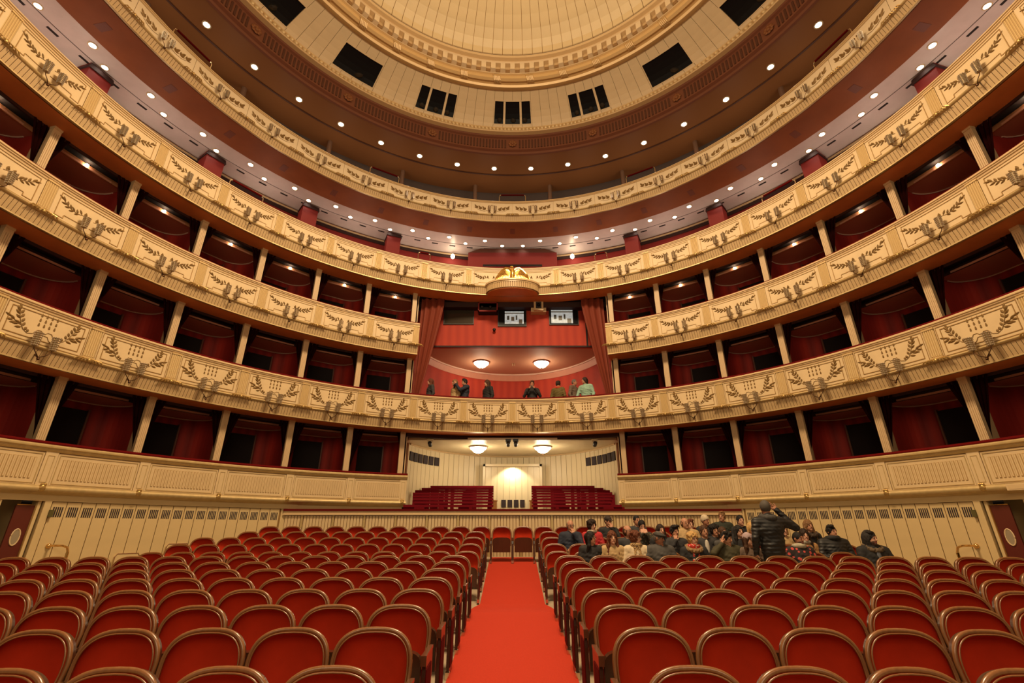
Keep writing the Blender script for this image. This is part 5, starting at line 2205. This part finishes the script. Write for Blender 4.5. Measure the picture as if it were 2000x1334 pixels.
def person(label, loc, rz, pose='sit', yaw=0, pitch=0, skin=0, top='black', legs='charcoal', hair='short', hcol='dark', arms=None, bulk=1.0, extras=(), lean=0.0, hz=0.0,
           scale=1.0, beard=None, neck_col=None, group=None, hf=0.008, hc_=0.018, xl=0.0):
    F = Fig()
    st = pose == 'stand'
    B = 0.0 if not st else 0.46        # pelvis height offset between the poses
    hip = 0.45 + B
    sh = 0.935 + B + hz + (0.04 if st else 0)
    HCz = 1.13 + B + hz + (0.055 if st else 0)
    ly = -lean
    hcen = np.array([xl, 0.015 + ly, HCz])
    Hf, M = head_frame(hcen, R_(yaw), R_(pitch))
    # trunk
    F.ell((0, 0.02, hip + 0.01), (0.175 * (0.96 + .04 * bulk), 0.135, 0.13), L_LEG if not st else L_TOP, 0.05)
    F.ell((xl * .3, 0.025 + ly * .3, hip + 0.16), (0.172 * bulk, 0.125 * bulk, 0.20), L_TOP, 0.06)
    F.ell((xl * .6, 0.045 + ly * .75, sh - 0.14), (0.195 * bulk, 0.125 * bulk, 0.20), L_TOP, 0.06)
    F.cap((xl * .7 - 0.155, 0.05 + ly * .8, sh - 0.012), (xl * .7 + 0.155, 0.05 + ly * .8, sh - 0.012), 0.070 * bulk, 0.070 * bulk, L_TOP, 0.06)
    nb = np.array([xl * .8, 0.05 + ly * .9, sh + 0.02])
    F.cap(nb, hcen + np.array([0, 0.02, -0.06]), 0.056, 0.052, L_SKIN, 0.03)
    # collar of the jacket
    F.cap(nb + np.array([0, 0.008, -0.01]), nb + np.array([0, 0.012, 0.028]), 0.078 * bulk, 0.070 * bulk, L_TOP, 0.02)
    # head
    F.ell(Hf(0, 0.004, 0.012), (0.076, 0.095, 0.108), L_SKIN, 0.02, M)
    F.ell(Hf(0, -0.028, -0.055), (0.056, 0.062, 0.062), L_SKIN if not beard else L_BEARD, 0.03, M)
    F.cap(Hf(0, -0.088, 0.018), Hf(0, -0.107, -0.020), 0.010, 0.0145, L_SKIN, 0.012)
    for s in (-1, 1):
        F.ell(Hf(s * 0.077, 0.008, -0.005), (0.010, 0.020, 0.030), L_SKIN, 0.008, M)
        F.ell(Hf(s * 0.031, -0.0895, 0.014), (0.0145, 0.0095, 0.0078), L_EYE, 0.003, M)
        F.cap(Hf(s * 0.017, -0.0915, 0.041), Hf(s * 0.046, -0.081, 0.041), 0.0052, 0.0045, L_BROW, 0.004)
    F.cap(Hf(-0.020, -0.083, -0.058), Hf(0.020, -0.083, -0.058), 0.0095, 0.0095, L_LIP, 0.004)
    F.ell(Hf(0, -0.078, -0.092), (0.024, 0.02, 0.02), L_SKIN if not beard else L_BEARD, 0.02, M)
    F.fine.append((hcen - np.array([0.12, 0.15, 0.13]), hcen + np.array([0.12, 0.12, 0.13])))
    # legs
    for s in (-1, 1):
        if st:
            F.cap((s * 0.09, 0.01, hip - 0.02), (s * 0.10, -0.01, hip - 0.43), 0.095, 0.062, L_LEG, 0.04)
            F.cap((s * 0.10, -0.01, hip - 0.43), (s * 0.105, 0.02, 0.09), 0.060, 0.042, L_LEG, 0.03)
            F.cap((s * 0.105, 0.03, 0.05), (s * 0.125, -0.15, 0.04), 0.045, 0.038, L_SHOE, 0.02)
        else:
            F.cap((s * 0.09, 0.0, hip + 0.03), (s * 0.115, -0.42, hip + 0.06), 0.092, 0.066, L_LEG, 0.04)
            F.cap((s * 0.115, -0.42, hip + 0.06), (s * 0.12, -0.40, 0.10), 0.062, 0.042, L_LEG, 0.03)
            F.cap((s * 0.12, -0.38, 0.05), (s * 0.13, -0.56, 0.045), 0.042, 0.036, L_SHOE, 0.02)
    # arms: (elbow, wrist, hand direction, back of hand, curl) per side
    arms = arms or {}
    for s in (-1, 1):
        shp = np.array([xl * .7 + s * 0.185 * bulk, 0.05 + ly * .8, sh - 0.02])
        if s in arms:
            el, wr, hd, up, cu = arms[s]
            el, wr = np.array(el, float), np.array(wr, float)
            if st:
                el = el + [0, 0, B]
                wr = wr + [0, 0, B]
        elif st:
            el, wr, hd, up, cu = shp + [s * 0.07, 0.03, -0.28], shp + [s * 0.06, -0.06, -0.52], (0, -0.15, -1), (s, 0, 0), 0.45
        else:
            el, wr, hd, up, cu = shp + [s * 0.07, -0.06, -0.27], np.array([s * 0.09, -0.27, hip + 0.17]), (-s * 0.6, -1, -0.1), (0, 0, 1), 0.5
        F.cap(shp, el, 0.060 * bulk, 0.050 * bulk, L_TOP, 0.045)
        F.cap(el, wr, 0.049 * bulk, 0.037 * bulk, L_TOP, 0.02)
        hand(F, wr, hd, up, cu, side=-s)
        if s in arms:
            hw = np.array(wr) + np.array(hd) / np.linalg.norm(hd) * 0.08
            F.fine.append((hw - 0.10, hw + 0.10))
    for e in extras:
        if e[0] == 'hood_down':
            F.ell((0, 0.13 + ly, sh + 0.0), (0.13, 0.075, 0.09), L_TOP, 0.03)
        if e[0] == 'backpack':
            F.ell((0, 0.2, sh - 0.2), (0.14, 0.09, 0.2), L_LEG, 0.03)
    bm = [SKIN[skin], quilted(top) if ('quilt',) in extras else cmat(top, CL[top]), cmat(legs, CL[legs]), BLACK, EYE, LIP, hairmat(hcol), STUBBLE]
    me = F.build('body', bm, hf, hc_, fold=(sh - 0.03, 0.006, loc[0] * 7))
    t = thing('person', label, 'person', loc, rz, group)
    t.scale = (scale, scale, scale)
    link('body', me, t)
    hm = bm[6]

    def add(name, G, mats, step=0.010, wob=0.0, fine=True):
        if fine:
            G.fine = [(np.array([-9, -9, -9.0]), np.array([9.0, 9, 9]))]
        link(name, G.build(name, mats if isinstance(mats, list) else [mats], step, step, wob), t)

    # hair
    def skull(G, grow, cz=0.02, cy=0.012):
        G.ell(Hf(0, cy, cz), (0.076 + grow, 0.095 + grow, 0.104 + grow), 0, 0.02, M)
    G = Fig()
    wob = 0.0
    if hair in ('short', 'crop', 'curly', 'long', 'longcurly', 'bob', 'bangs', 'bun', 'tied'):
        g = {'short': 0.012, 'crop': 0.006, 'curly': 0.026, 'long': 0.013, 'longcurly': 0.022, 'bob': 0.018, 'bangs': 0.015, 'bun': 0.010, 'tied': 0.009}[hair]
        skull(G, g)
        if hair in ('short', 'crop'):
            wob = 0.006 if hair == 'short' else 0.003
            rnd = random.Random(int(abs(loc[0]) * 1000))
            for k in range(7 if hair == 'short' else 0):
                G.ell(Hf(rnd.uniform(-.05, .05), rnd.uniform(-.075, .05), 0.105 + rnd.uniform(-.012, .012)), (0.034, 0.034, 0.026), 0, 0.02, M)
        if hair in ('tied', 'bun'):
            wob = 0.003
        if hair == 'curly':
            wob = 0.010
            for k in range(9):
                q = k * 0.7
                G.ell(Hf(0.075 * math.sin(q), 0.02 + 0.07 * math.cos(q), 0.06 + 0.03 * (k % 2)), (0.04, 0.04, 0.04), 0, 0.02, M)
        if hair == 'bob':
            for s in (-1, 1):
                G.cap(Hf(s * 0.075, 0.02, 0.02), Hf(s * 0.078, 0.02, -0.075), 0.034, 0.03, 0, 0.02)
            G.cap(Hf(0, 0.085, 0.0), Hf(0, 0.085, -0.08), 0.05, 0.05, 0, 0.03)
        # face opening
        top_ = 0.062 if hair != 'bangs' else 0.045
        G.ell(Hf(0, -0.115, -0.045), (0.064 if hair in ('long', 'longcurly', 'bob', 'bangs') else 0.09, 0.095, top_ + 0.045), 0, 0.02, M, cut=True)
        if hair in ('short', 'crop', 'tied', 'bun'):
            G.ell(Hf(0, -0.03, -0.13), (0.13, 0.10, 0.105), 0, 0.02, M, cut=True)
        if hair in ('long', 'longcurly', 'bangs'):
            wob = 0.007 if hair == 'longcurly' else 0.003
            for s in (-1, 1):
                G.cap(Hf(s * 0.078, 0.01, 0.02), np.array(Hf(s * 0.092, -0.005, -0.14)), 0.030, 0.036, 0, 0.02)
                G.cap(np.array(Hf(s * 0.092, -0.005, -0.14)), hcen + np.array([s * 0.10, -0.05 - 0.02 * s * math.sin(R_(yaw)), -0.30]), 0.040, 0.026, 0, 0.02)
            G.cap(Hf(0, 0.08, 0.02), hcen + np.array([0, 0.11, -0.24]), 0.065, 0.06, 0, 0.03)
        if hair == 'bun':
            G.ell(Hf(0, 0.08, 0.10), (0.045, 0.045, 0.045), 0, 0.015, M)
        if hair == 'tied':
            G.cap(Hf(0, 0.10, 0.02), Hf(0, 0.13, -0.14), 0.035, 0.02, 0, 0.02)
        add('hair', G, hm, 0.009, wob)
    elif hair == 'fringe':
        skull(G, 0.006, 0.0)
        G.ell(Hf(0, -0.05, 0.10), (0.12, 0.125, 0.085), 0, 0.02, M, cut=True)
        G.ell(Hf(0, -0.11, -0.05), (0.12, 0.11, 0.15), 0, 0.02, M, cut=True)
        add('hair', G, hm, 0.008)
    for e in extras:
        G = Fig()
        if e[0] == 'beanie':
            G.ell(Hf(0, 0.014, 0.032), (0.090, 0.107, 0.112), 0, 0.02, M)
            G.ell(Hf(0, -0.13, -0.09), (0.16, 0.19, 0.125), 0, 0.02, M, cut=True)
            add('beanie', G, cmat(e[1], e[2]), 0.009)
        elif e[0] in ('cap', 'flatcap'):
            G.ell(Hf(0, 0.012, 0.058), (0.086, 0.104, 0.075 if e[0] == 'cap' else 0.06), 0, 0.02, M)
            if e[0] == 'cap':
                G.ell(Hf(0, -0.115, 0.048), (0.062, 0.065, 0.010), 0, 0.01, M)
            else:
                G.ell(Hf(0, -0.055, 0.066), (0.085, 0.085, 0.028), 0, 0.03, M)
            G.ell(Hf(0, 0.0, -0.055), (0.15, 0.2, 0.088), 0, 0.02, M, cut=True)
            add('cap', G, cmat(e[1], e[2]), 0.008)
        elif e[0] == 'hood_up':
            G.ell(Hf(0, 0.045, 0.01), (0.115, 0.115, 0.145), 0, 0.02, M)
            G.cap(nb + np.array([0, 0.05, 0.0]), Hf(0, 0.06, 0), 0.13, 0.10, 0, 0.04)
            G.ell(Hf(0, -0.13, -0.02), (0.094, 0.155, 0.128), 0, 0.02, M, cut=True)
            add('hood', G, cmat(e[1], e[2]), 0.010, 0.004)
        elif e[0] == 'fur':
            for k in range(15):
                q = math.pi * (0.02 + 1.96 * k / 14) - math.pi / 2
                G.ell(nb + np.array([0.135 * math.cos(q), -0.02 + 0.11 * math.sin(q), 0.015 + 0.05 * math.sin(q)]), (0.045, 0.045, 0.042), 0, 0.02)
            add('fur_collar', G, cmat(e[1], e[2]), 0.010, 0.012)
        elif e[0] == 'scarf':
            for k in range(12):
                q = 2 * math.pi * k / 12
                G.ell(nb + np.array([0.078 * bulk * math.cos(q), -0.005 + 0.074 * bulk * math.sin(q), 0.04 - 0.015 * math.sin(q)]), (0.040 * bulk,) * 3, 0, 0.025)
            if len(e) > 3:
                for s in (-1, 1):
                    G.cap(nb + np.array([s * 0.03, -0.08, 0.0]), nb + np.array([s * 0.07, -0.115 * bulk, -e[3]]), 0.04, 0.035, 0, 0.03)
            add('scarf', G, e[2] if not isinstance(e[2], tuple) else cmat(e[1], e[2]), 0.010)
        elif e[0] == 'shirt':
            G.ell((xl * .6, -0.055 * bulk + ly * .75, sh - 0.13), (0.05, 0.045 * bulk, 0.17), 0, 0.02)
            add('shirt', G, cmat(e[1], e[2]), 0.012)
        elif e[0] == 'glasses':
            mb = MB()
            for s in (-1, 1):
                mb.tube([tuple(Hf(s * 0.032 + 0.022 * math.cos(q * math.pi / 5), -0.107, 0.012 + 0.017 * math.sin(q * math.pi / 5))) for q in range(10)], 0.0028, 5, closed=True)
                mb.tube([tuple(Hf(s * 0.054, -0.105, 0.016)), tuple(Hf(s * 0.078, -0.05, 0.016)), tuple(Hf(s * 0.080, 0.02, 0.01))], 0.0026, 5)
            mb.tube([tuple(Hf(-0.011, -0.108, 0.016)), tuple(Hf(0.011, -0.108, 0.016))], 0.0026, 5)
            link('glasses', mb.mesh('glasses', BLACK), t)
        elif e[0] == 'phone':
            mb = MB()
            p = np.array(e[1]) + ([0, 0, B] if st else [0, 0, 0])
            mb.box(p[0] - 0.075, p[0] + 0.075, p[1] - 0.005, p[1] + 0.005, p[2] - 0.037, p[2] + 0.037)
            ph = thing('phone', e[2], 'phone', loc, rz)
            ph.scale = (scale, scale, scale)
            link('casing', mb.mesh('casing', BLACK), ph)
            mb = MB()
            mb.box(p[0] - 0.07, p[0] + 0.07, p[1] + 0.004, p[1] + 0.007, p[2] - 0.033, p[2] + 0.033)
            link('screen', mb.mesh('screen', mat('phone_screen', (0.1, 0.15, 0.3), 0.2, emis=(0.3, 0.5, 0.9), estr=0.8)), ph)
    return t


def px_x(px, y, z):
    th = math.atan(363 / 900)
    return (px - 1001) / 900.0 * (y * math.cos(th) + (z - CAMZ) * math.sin(th))


def pattern(name, c1, c2, scale):
    m = mat(name, c1, 0.85)
    nt = m.node_tree
    b = nt.nodes['Principled BSDF']
    tc = nt.nodes.new('ShaderNodeTexCoord')
    v = nt.nodes.new('ShaderNodeTexVoronoi')
    v.inputs['Scale'].default_value = scale
    r = nt.nodes.new('ShaderNodeValToRGB')
    r.color_ramp.interpolation = 'CONSTANT'
    r.color_ramp.elements[0].color = (*c2, 1)
    r.color_ramp.elements[1].color = (*c1, 1)
    r.color_ramp.elements[1].position = 0.33
    nt.links.new(tc.outputs['Object'], v.inputs['Vector'])
    nt.links.new(v.outputs['Distance'], r.inputs['Fac'])
    nt.links.new(r.outputs['Color'], b.inputs['Base Color'])
    return m


LEOP = pattern('leopard_cloth', (0.42, 0.27, 0.12), (0.05, 0.02, 0.01), 34)
REDPAT = pattern('red_white_cloth', (0.50, 0.03, 0.02), (0.7, 0.6, 0.5), 26)
CL['floral'] = (0.03, 0.02, 0.02)
MATS['cloth_floral'] = pattern('cloth_floral', (0.022, 0.014, 0.014), (0.55, 0.07, 0.06), 12)
CL['camo'] = (0.05, 0.04, 0.03)
MATS['cloth_camo'] = pattern('cloth_camo', (0.035, 0.03, 0.02), (0.14, 0.10, 0.05), 20)


def chin(s, hz=0.0, mouth=False, ear=False):
    """arm raised to chin, mouth or ear on side s"""
    if ear:
        return {s: ((s * 0.34, -0.12, 0.86 + hz), (s * 0.13, -0.06, 1.03 + hz), (-s * 0.25, 0.1, 1), (s, 0, 0.1), 0.35)}
    return {s: ((s * 0.24, -0.16, 0.66 + hz), (s * 0.05, -0.19, 0.95 + hz), (-s * 0.12, 0.42, 1) if not mouth else (-s * 0.15, 0.55, 1), (s * 0.3, -1, 0.2), 0.9)}


# (row, seat k, head pixel x, keyword arguments)
SEATED = [
    (8, 1, 1154, dict(label='person with long black hair and black coat looking sideways, in the front occupied row', yaw=55, top='black', hair='long', hcol='black', skin=0, extras=[('glasses',)])),
    (8, 2, 1196, dict(label='person with long curly reddish brown hair and a beige coat', yaw=8, top='beige', hair='longcurly', hcol='auburn', skin=2)),
    (8, 3, 1242, dict(label='person with short curly auburn hair, cream coat and leopard scarf', yaw=58, top='cream', hair='curly', hcol='auburn', skin=2, extras=[('glasses',), ('scarf', 'leopard', LEOP, 0.24)], bulk=1.08)),
    (8, 4, 1290, dict(label='person in a grey flat cap and puffy charcoal jacket leaning sideways', yaw=55, pitch=12, top='grey', hair='crop', hcol='grey', skin=3, extras=[('flatcap', 'felt', (0.04, 0.035, 0.03))], bulk=1.22, xl=-0.03)),
    (8, 5, 1354, dict(label='person with short blond hair, glasses, black coat with fur hood and red patterned scarf', yaw=15, top='black', hair='curly', hcol='blond', skin=2, extras=[('glasses',), ('fur', 'tanfur', (0.24, 0.14, 0.06)), ('scarf', 'redwhite', REDPAT, 0.26)], bulk=1.12, hz=-0.02)),
    (8, 6, 1420, dict(label='person with dark hair in an olive coat resting a hand against the ear', yaw=40, pitch=14, top='olive', hair='short', hcol='black', skin=0, bulk=1.2, arms=chin(-1, ear=True))),
    (8, 7, 1462, dict(label='person in a pale lilac beanie with long light brown hair', yaw=25, top='greybrown', hair='long', hcol='brown', skin=2, extras=[('beanie', 'lilac', (0.40, 0.29, 0.30))], hz=-0.03)),
    (8, 8, 1567, dict(label='person in a dark sweater with red flowers and a pale scarf', yaw=25, pitch=4, top='floral', hair='crop', hcol='black', skin=1, beard='dark', extras=[('scarf', 'palescarf', (0.42, 0.38, 0.28))], bulk=1.15, hz=-0.01)),
    (8, 11, 1703, dict(label='bearded person in a black coat with a fur-edged hood behind the head', yaw=20, pitch=5, top='black', hair='short', hcol='black', skin=2, beard='dark', extras=[('hood_up', 'blackhood', (0.018, 0.014, 0.012)), ('fur', 'darkfur', (0.10, 0.065, 0.035)), ('shirt', 'greyshirt', (0.10, 0.11, 0.13))], bulk=1.25)),
    (9, 3, 1226, dict(label='balding person with glasses in a dark jacket, partly hidden by the leopard scarf wearer', yaw=45, top='charcoal', hair='fringe', hcol='brown', skin=0, extras=[('glasses',)])),
    (9, 4, 1291, dict(label='person with long straight dark hair behind the flat cap', yaw=12, top='black', hair='long', hcol='dark', skin=2, hz=0.02)),
    (9, 5, 1318, dict(label='person with dark hair holding a hand to the mouth, grey jacket', yaw=20, pitch=4, top='charcoal', hair='short', hcol='black', skin=0, arms=chin(-1, mouth=True), bulk=1.1)),
    (9, 6, 1376, dict(label='person with tied-back hair, dark jacket and white shirt', yaw=5, top='charcoal', hair='tied', hcol='brown', skin=0, extras=[('shirt', 'whiteshirt', (0.55, 0.50, 0.42))], hz=0.0)),
    (9, 7, 1444, dict(label='person with long black hair and a black top next to the guide', yaw=10, top='black', hair='long', hcol='black', skin=2)),
    (9, 9, 1589, dict(label='person with dark brown wavy hair in a tan coat behind the flowered sweater', yaw=-10, top='tan', hair='longcurly', hcol='dark', skin=2, hz=-0.08, extras=[('scarf', 'greyscarf', (0.35, 0.32, 0.25))])),
    (9, 10, 1636, dict(label='person with short dark hair in a high-collared black puffer jacket', yaw=15, top='black', hair='short', hcol='black', skin=0, bulk=1.3, hz=0.0, extras=[('quilt',), ('scarf', 'blackcollar', (0.014, 0.013, 0.013))])),
    (10, 1, 1114, dict(label='bald person with glasses in a navy jacket leaning chin on hand', yaw=20, pitch=8, top='navy', hair='fringe', hcol='grey', skin=0, arms=chin(1), extras=[('glasses',)], bulk=1.12)),
    (10, 2, 1156, dict(label='person with tousled dark hair in a bright red jacket', yaw=35, pitch=6, top='red', hair='curly', hcol='dark', skin=2, extras=[('scarf', 'paledotted', (0.40, 0.33, 0.25))])),
    (10, 4, 1254, dict(label='person with dark parted hair in a patterned top, hands at the mouth', yaw=5, pitch=20, top='camo', hair='tied', hcol='black', skin=2, arms={**chin(-1, mouth=True), **chin(1, mouth=True)})),
    (10, 6, 1338, dict(label='large balding person in an open beige coat', yaw=20, pitch=2, top='beige', hair='fringe', hcol='brown', skin=0, bulk=1.3, hz=0.05, extras=[('shirt', 'tanshirt', (0.24, 0.16, 0.09))])),
    (10, 7, 1395, dict(label='person with bushy black curls and a dark coat', yaw=5, pitch=4, top='black', hair='curly', hcol='black', skin=0, hz=-0.10)),
    (10, 8, 1468, dict(label='blond person half hidden by the standing guide', yaw=10, top='beige', hair='bob', hcol='blond', skin=2, hz=-0.06)),
    (10, 9, 1540, dict(label='person with pale blond hair in a beige top, beside the standing guide', yaw=-5, top='beige', hair='bob', hcol='blond', skin=2, hz=-0.10)),
    (10, 10, 1584, dict(label='person with light brown fringe and a black coat against the board wall', yaw=5, top='black', hair='bangs', hcol='light', skin=0, hz=0.0, extras=[('fur', 'darkfur2', (0.045, 0.025, 0.015))])),
    (11, 3, 1188, dict(label='person in a dark peaked cap and black jacket, hand at the chin', yaw=35, pitch=10, top='black', hair='crop', hcol='dark', skin=0, arms=chin(1), extras=[('cap', 'darkcap', (0.03, 0.018, 0.012))], hz=-0.02)),
    (11, 4, 1244, dict(label='person with very short dark hair and a dark hooded jacket', yaw=18, top='charcoal', hair='crop', hcol='black', skin=0, extras=[('hood_down',)])),
    (11, 6, 1348, dict(label='person with short brown hair peeping past the beige coat', yaw=0, top='brown', hair='short', hcol='auburn', skin=2, hz=-0.10)),
    (11, 7, 1378, dict(label='person in a cream knitted beanie and black coat', yaw=30, pitch=6, top='black', hair='crop', hcol='dark', skin=1, extras=[('beanie', 'creamknit', (0.55, 0.45, 0.32))], hz=0.0)),
    (11, 8, 1458, dict(label='person with smooth dark hair, farthest head beside the guide', yaw=5, top='black', hair='tied', hcol='black', skin=2, hz=0.0)),
    (12, 8, 1420, dict(label='person with short fair brown hair and a dark green jacket in the last row', yaw=-40, top='green', hair='short', hcol='light', skin=0, bulk=1.1, hz=-0.02)),
]
for (row, k, px, kw) in SEATED:
    x, y, z, tilt = row_pos(row, k, 1)
    OCC[(row, 1, k)] = True
    yy = y - 0.09
    X = px_x(px, yy, z + 1.1)
    X = max(x - 0.26, min(x + 0.26, X))
    person(loc=(X, yy, z), rz=-tilt * 0.5, pose='sit', group=None, **kw)
# one more between two seats, squeezed behind the olive coat
x, y, z, tilt = row_pos(9, 6, 1)
person('bare-headed person half hidden behind the olive coat', (px_x(1413, y - 0.18, z + 1.1), y - 0.16, z), 0, yaw=10, top='grey', hair='tied', hcol='brown', skin=2, bulk=0.8, hz=-0.03)

# the guide stands in the cross aisle, back to the stage
gy = 9.35
gx = px_x(1503, gy, 1.5)
gz = zf(gx, gy)
person('standing guide in a grey beanie and black quilted jacket with one arm raised', (gx, gy, gz), math.pi, pose='stand', top='black', legs='black', hair='none', skin=1, bulk=1.28, hf=0.007, hc_=0.014,
       yaw=-12, arms={-1: ((-0.48, 0.02, 0.86), (-0.24, -0.06, 1.16), (0.75, -0.1, 0.62), (0.3, 1, -0.2), 0.12)},
       extras=[('beanie', 'greyknit', (0.075, 0.062, 0.05)), ('scarf', 'greyscarf2', (0.05, 0.045, 0.042)), ('quilt',)], scale=1.04)

# visitors in the loge
ZL = ZL0
LOGE = [
    (841, 0.40, 65, dict(bulk=1.2, label='person with long reddish hair and a light top bun at the loge rail', yaw=0, top='charcoal', hair='longcurly', hcol='auburn', skin=2, scale=0.98)),
    (888, 0.55, 60, dict(bulk=1.15, label='person with fair hair in a beige furry top behind the photographer', yaw=0, top='beige', hair='bob', hcol='light', skin=2, scale=1.03)),
    (907, 0.40, 62, dict(bulk=1.25, label='person in a navy hooded jacket raising a camera in the loge', yaw=0, top='navy', hair='short', hcol='black', skin=0, scale=1.03, extras=[('hood_down',)],
                         arms={-1: ((-0.22, -0.24, 0.80), (-0.06, -0.34, 1.04), (0.2, -0.3, 1), (-1, 0, 0), 0.6), 1: ((0.22, -0.24, 0.80), (0.06, -0.34, 1.04), (-0.2, -0.3, 1), (1, 0, 0), 0.6)})),
    (951, 0.45, 58, dict(bulk=1.3, label='person with long brown hair and a black coat, seen from the side in the loge', yaw=0, top='black', hair='longcurly', hcol='brown', skin=2, scale=1.03)),
    (1039, 0.40, 5, dict(label='person in a black jacket photographing towards the stage from the loge', yaw=0, pitch=4, top='black', hair='short', hcol='brown', skin=0, bulk=1.1, scale=1.01,
                         arms={-1: ((-0.30, -0.10, 0.68), (-0.10, -0.26, 0.93), (0.35, -0.2, 0.8), (-1, -0.3, 0), 0.7), 1: ((0.30, -0.10, 0.68), (0.10, -0.26, 0.93), (-0.35, -0.2, 0.8), (1, -0.3, 0), 0.7)},
                         extras=[('phone', (0, -0.30, 1.01), 'dark phone held up by the photographer in the black jacket')])),
    (1090, 0.45, 205, dict(label='person in an olive jacket with a red hood lining, back turned in the loge', yaw=-20, top='khaki', hair='short', hcol='dark', skin=1, bulk=1.1, scale=0.99, extras=[('scarf', 'redlining', (0.50, 0.06, 0.02))])),
    (1122, 0.60, -55, dict(bulk=1.2, label='person in a grey brown jacket holding out a phone in the loge', yaw=0, top='greybrown', hair='crop', hcol='grey', skin=1, scale=1.04,
                           arms={1: ((0.22, -0.22, 0.78), (0.08, -0.42, 0.96), (-0.1, -1, 0.4), (0, 0, 1), 0.6)}, extras=[('phone', (0.06, -0.53, 1.01), 'phone held out by the grey brown jacket wearer')])),
    (1143, 0.32, 35, dict(label='person in a mint green hooded jacket leaning on the loge rail', yaw=-40, top='mint', hair='bob', hcol='dark', skin=0, bulk=1.2, scale=1.0, lean=0.10, extras=[('hood_down',)],
                          arms={-1: ((-0.30, -0.12, 0.66), (-0.24, -0.34, 0.50), (0, -1, -0.2), (0, 0, 1), 0.4)})),
]
for (px, r, face, kw) in LOGE:
    yy = 16.0
    for _ in range(6):
        X = px_x(px, yy, 7.0)
        yy = YC + math.sqrt((R0 + r) ** 2 - X * X)
    person(loc=(X, yy, ZL), rz=-R_(face), pose='stand', legs='charcoal', hf=0.010, hc_=0.02, **kw)

# ------------------------------------------------------------- place the seats
for s in (-1, 1):
    for row in range(13):
        for k in range(-1 if row == 12 else 0, NSEAT[row]):
            if row < 8:
                lab = '%s red seat from the carpet, %s row before cross aisle, %s' % (ORD[max(k, 0)], ORD[7 - row], side(s))
            elif row == 12 and k == -1:
                lab = 'red seat at the head of the carpet aisle, ' + side(s)
            else:
                lab = '%s red seat from the carpet, %s row behind cross aisle, %s' % (ORD[k], ORD[row - 8], side(s))
            make_seat(row, k, s, lab, (row, s, k) in OCC, k == 0 or (row == 12 and k == -1))
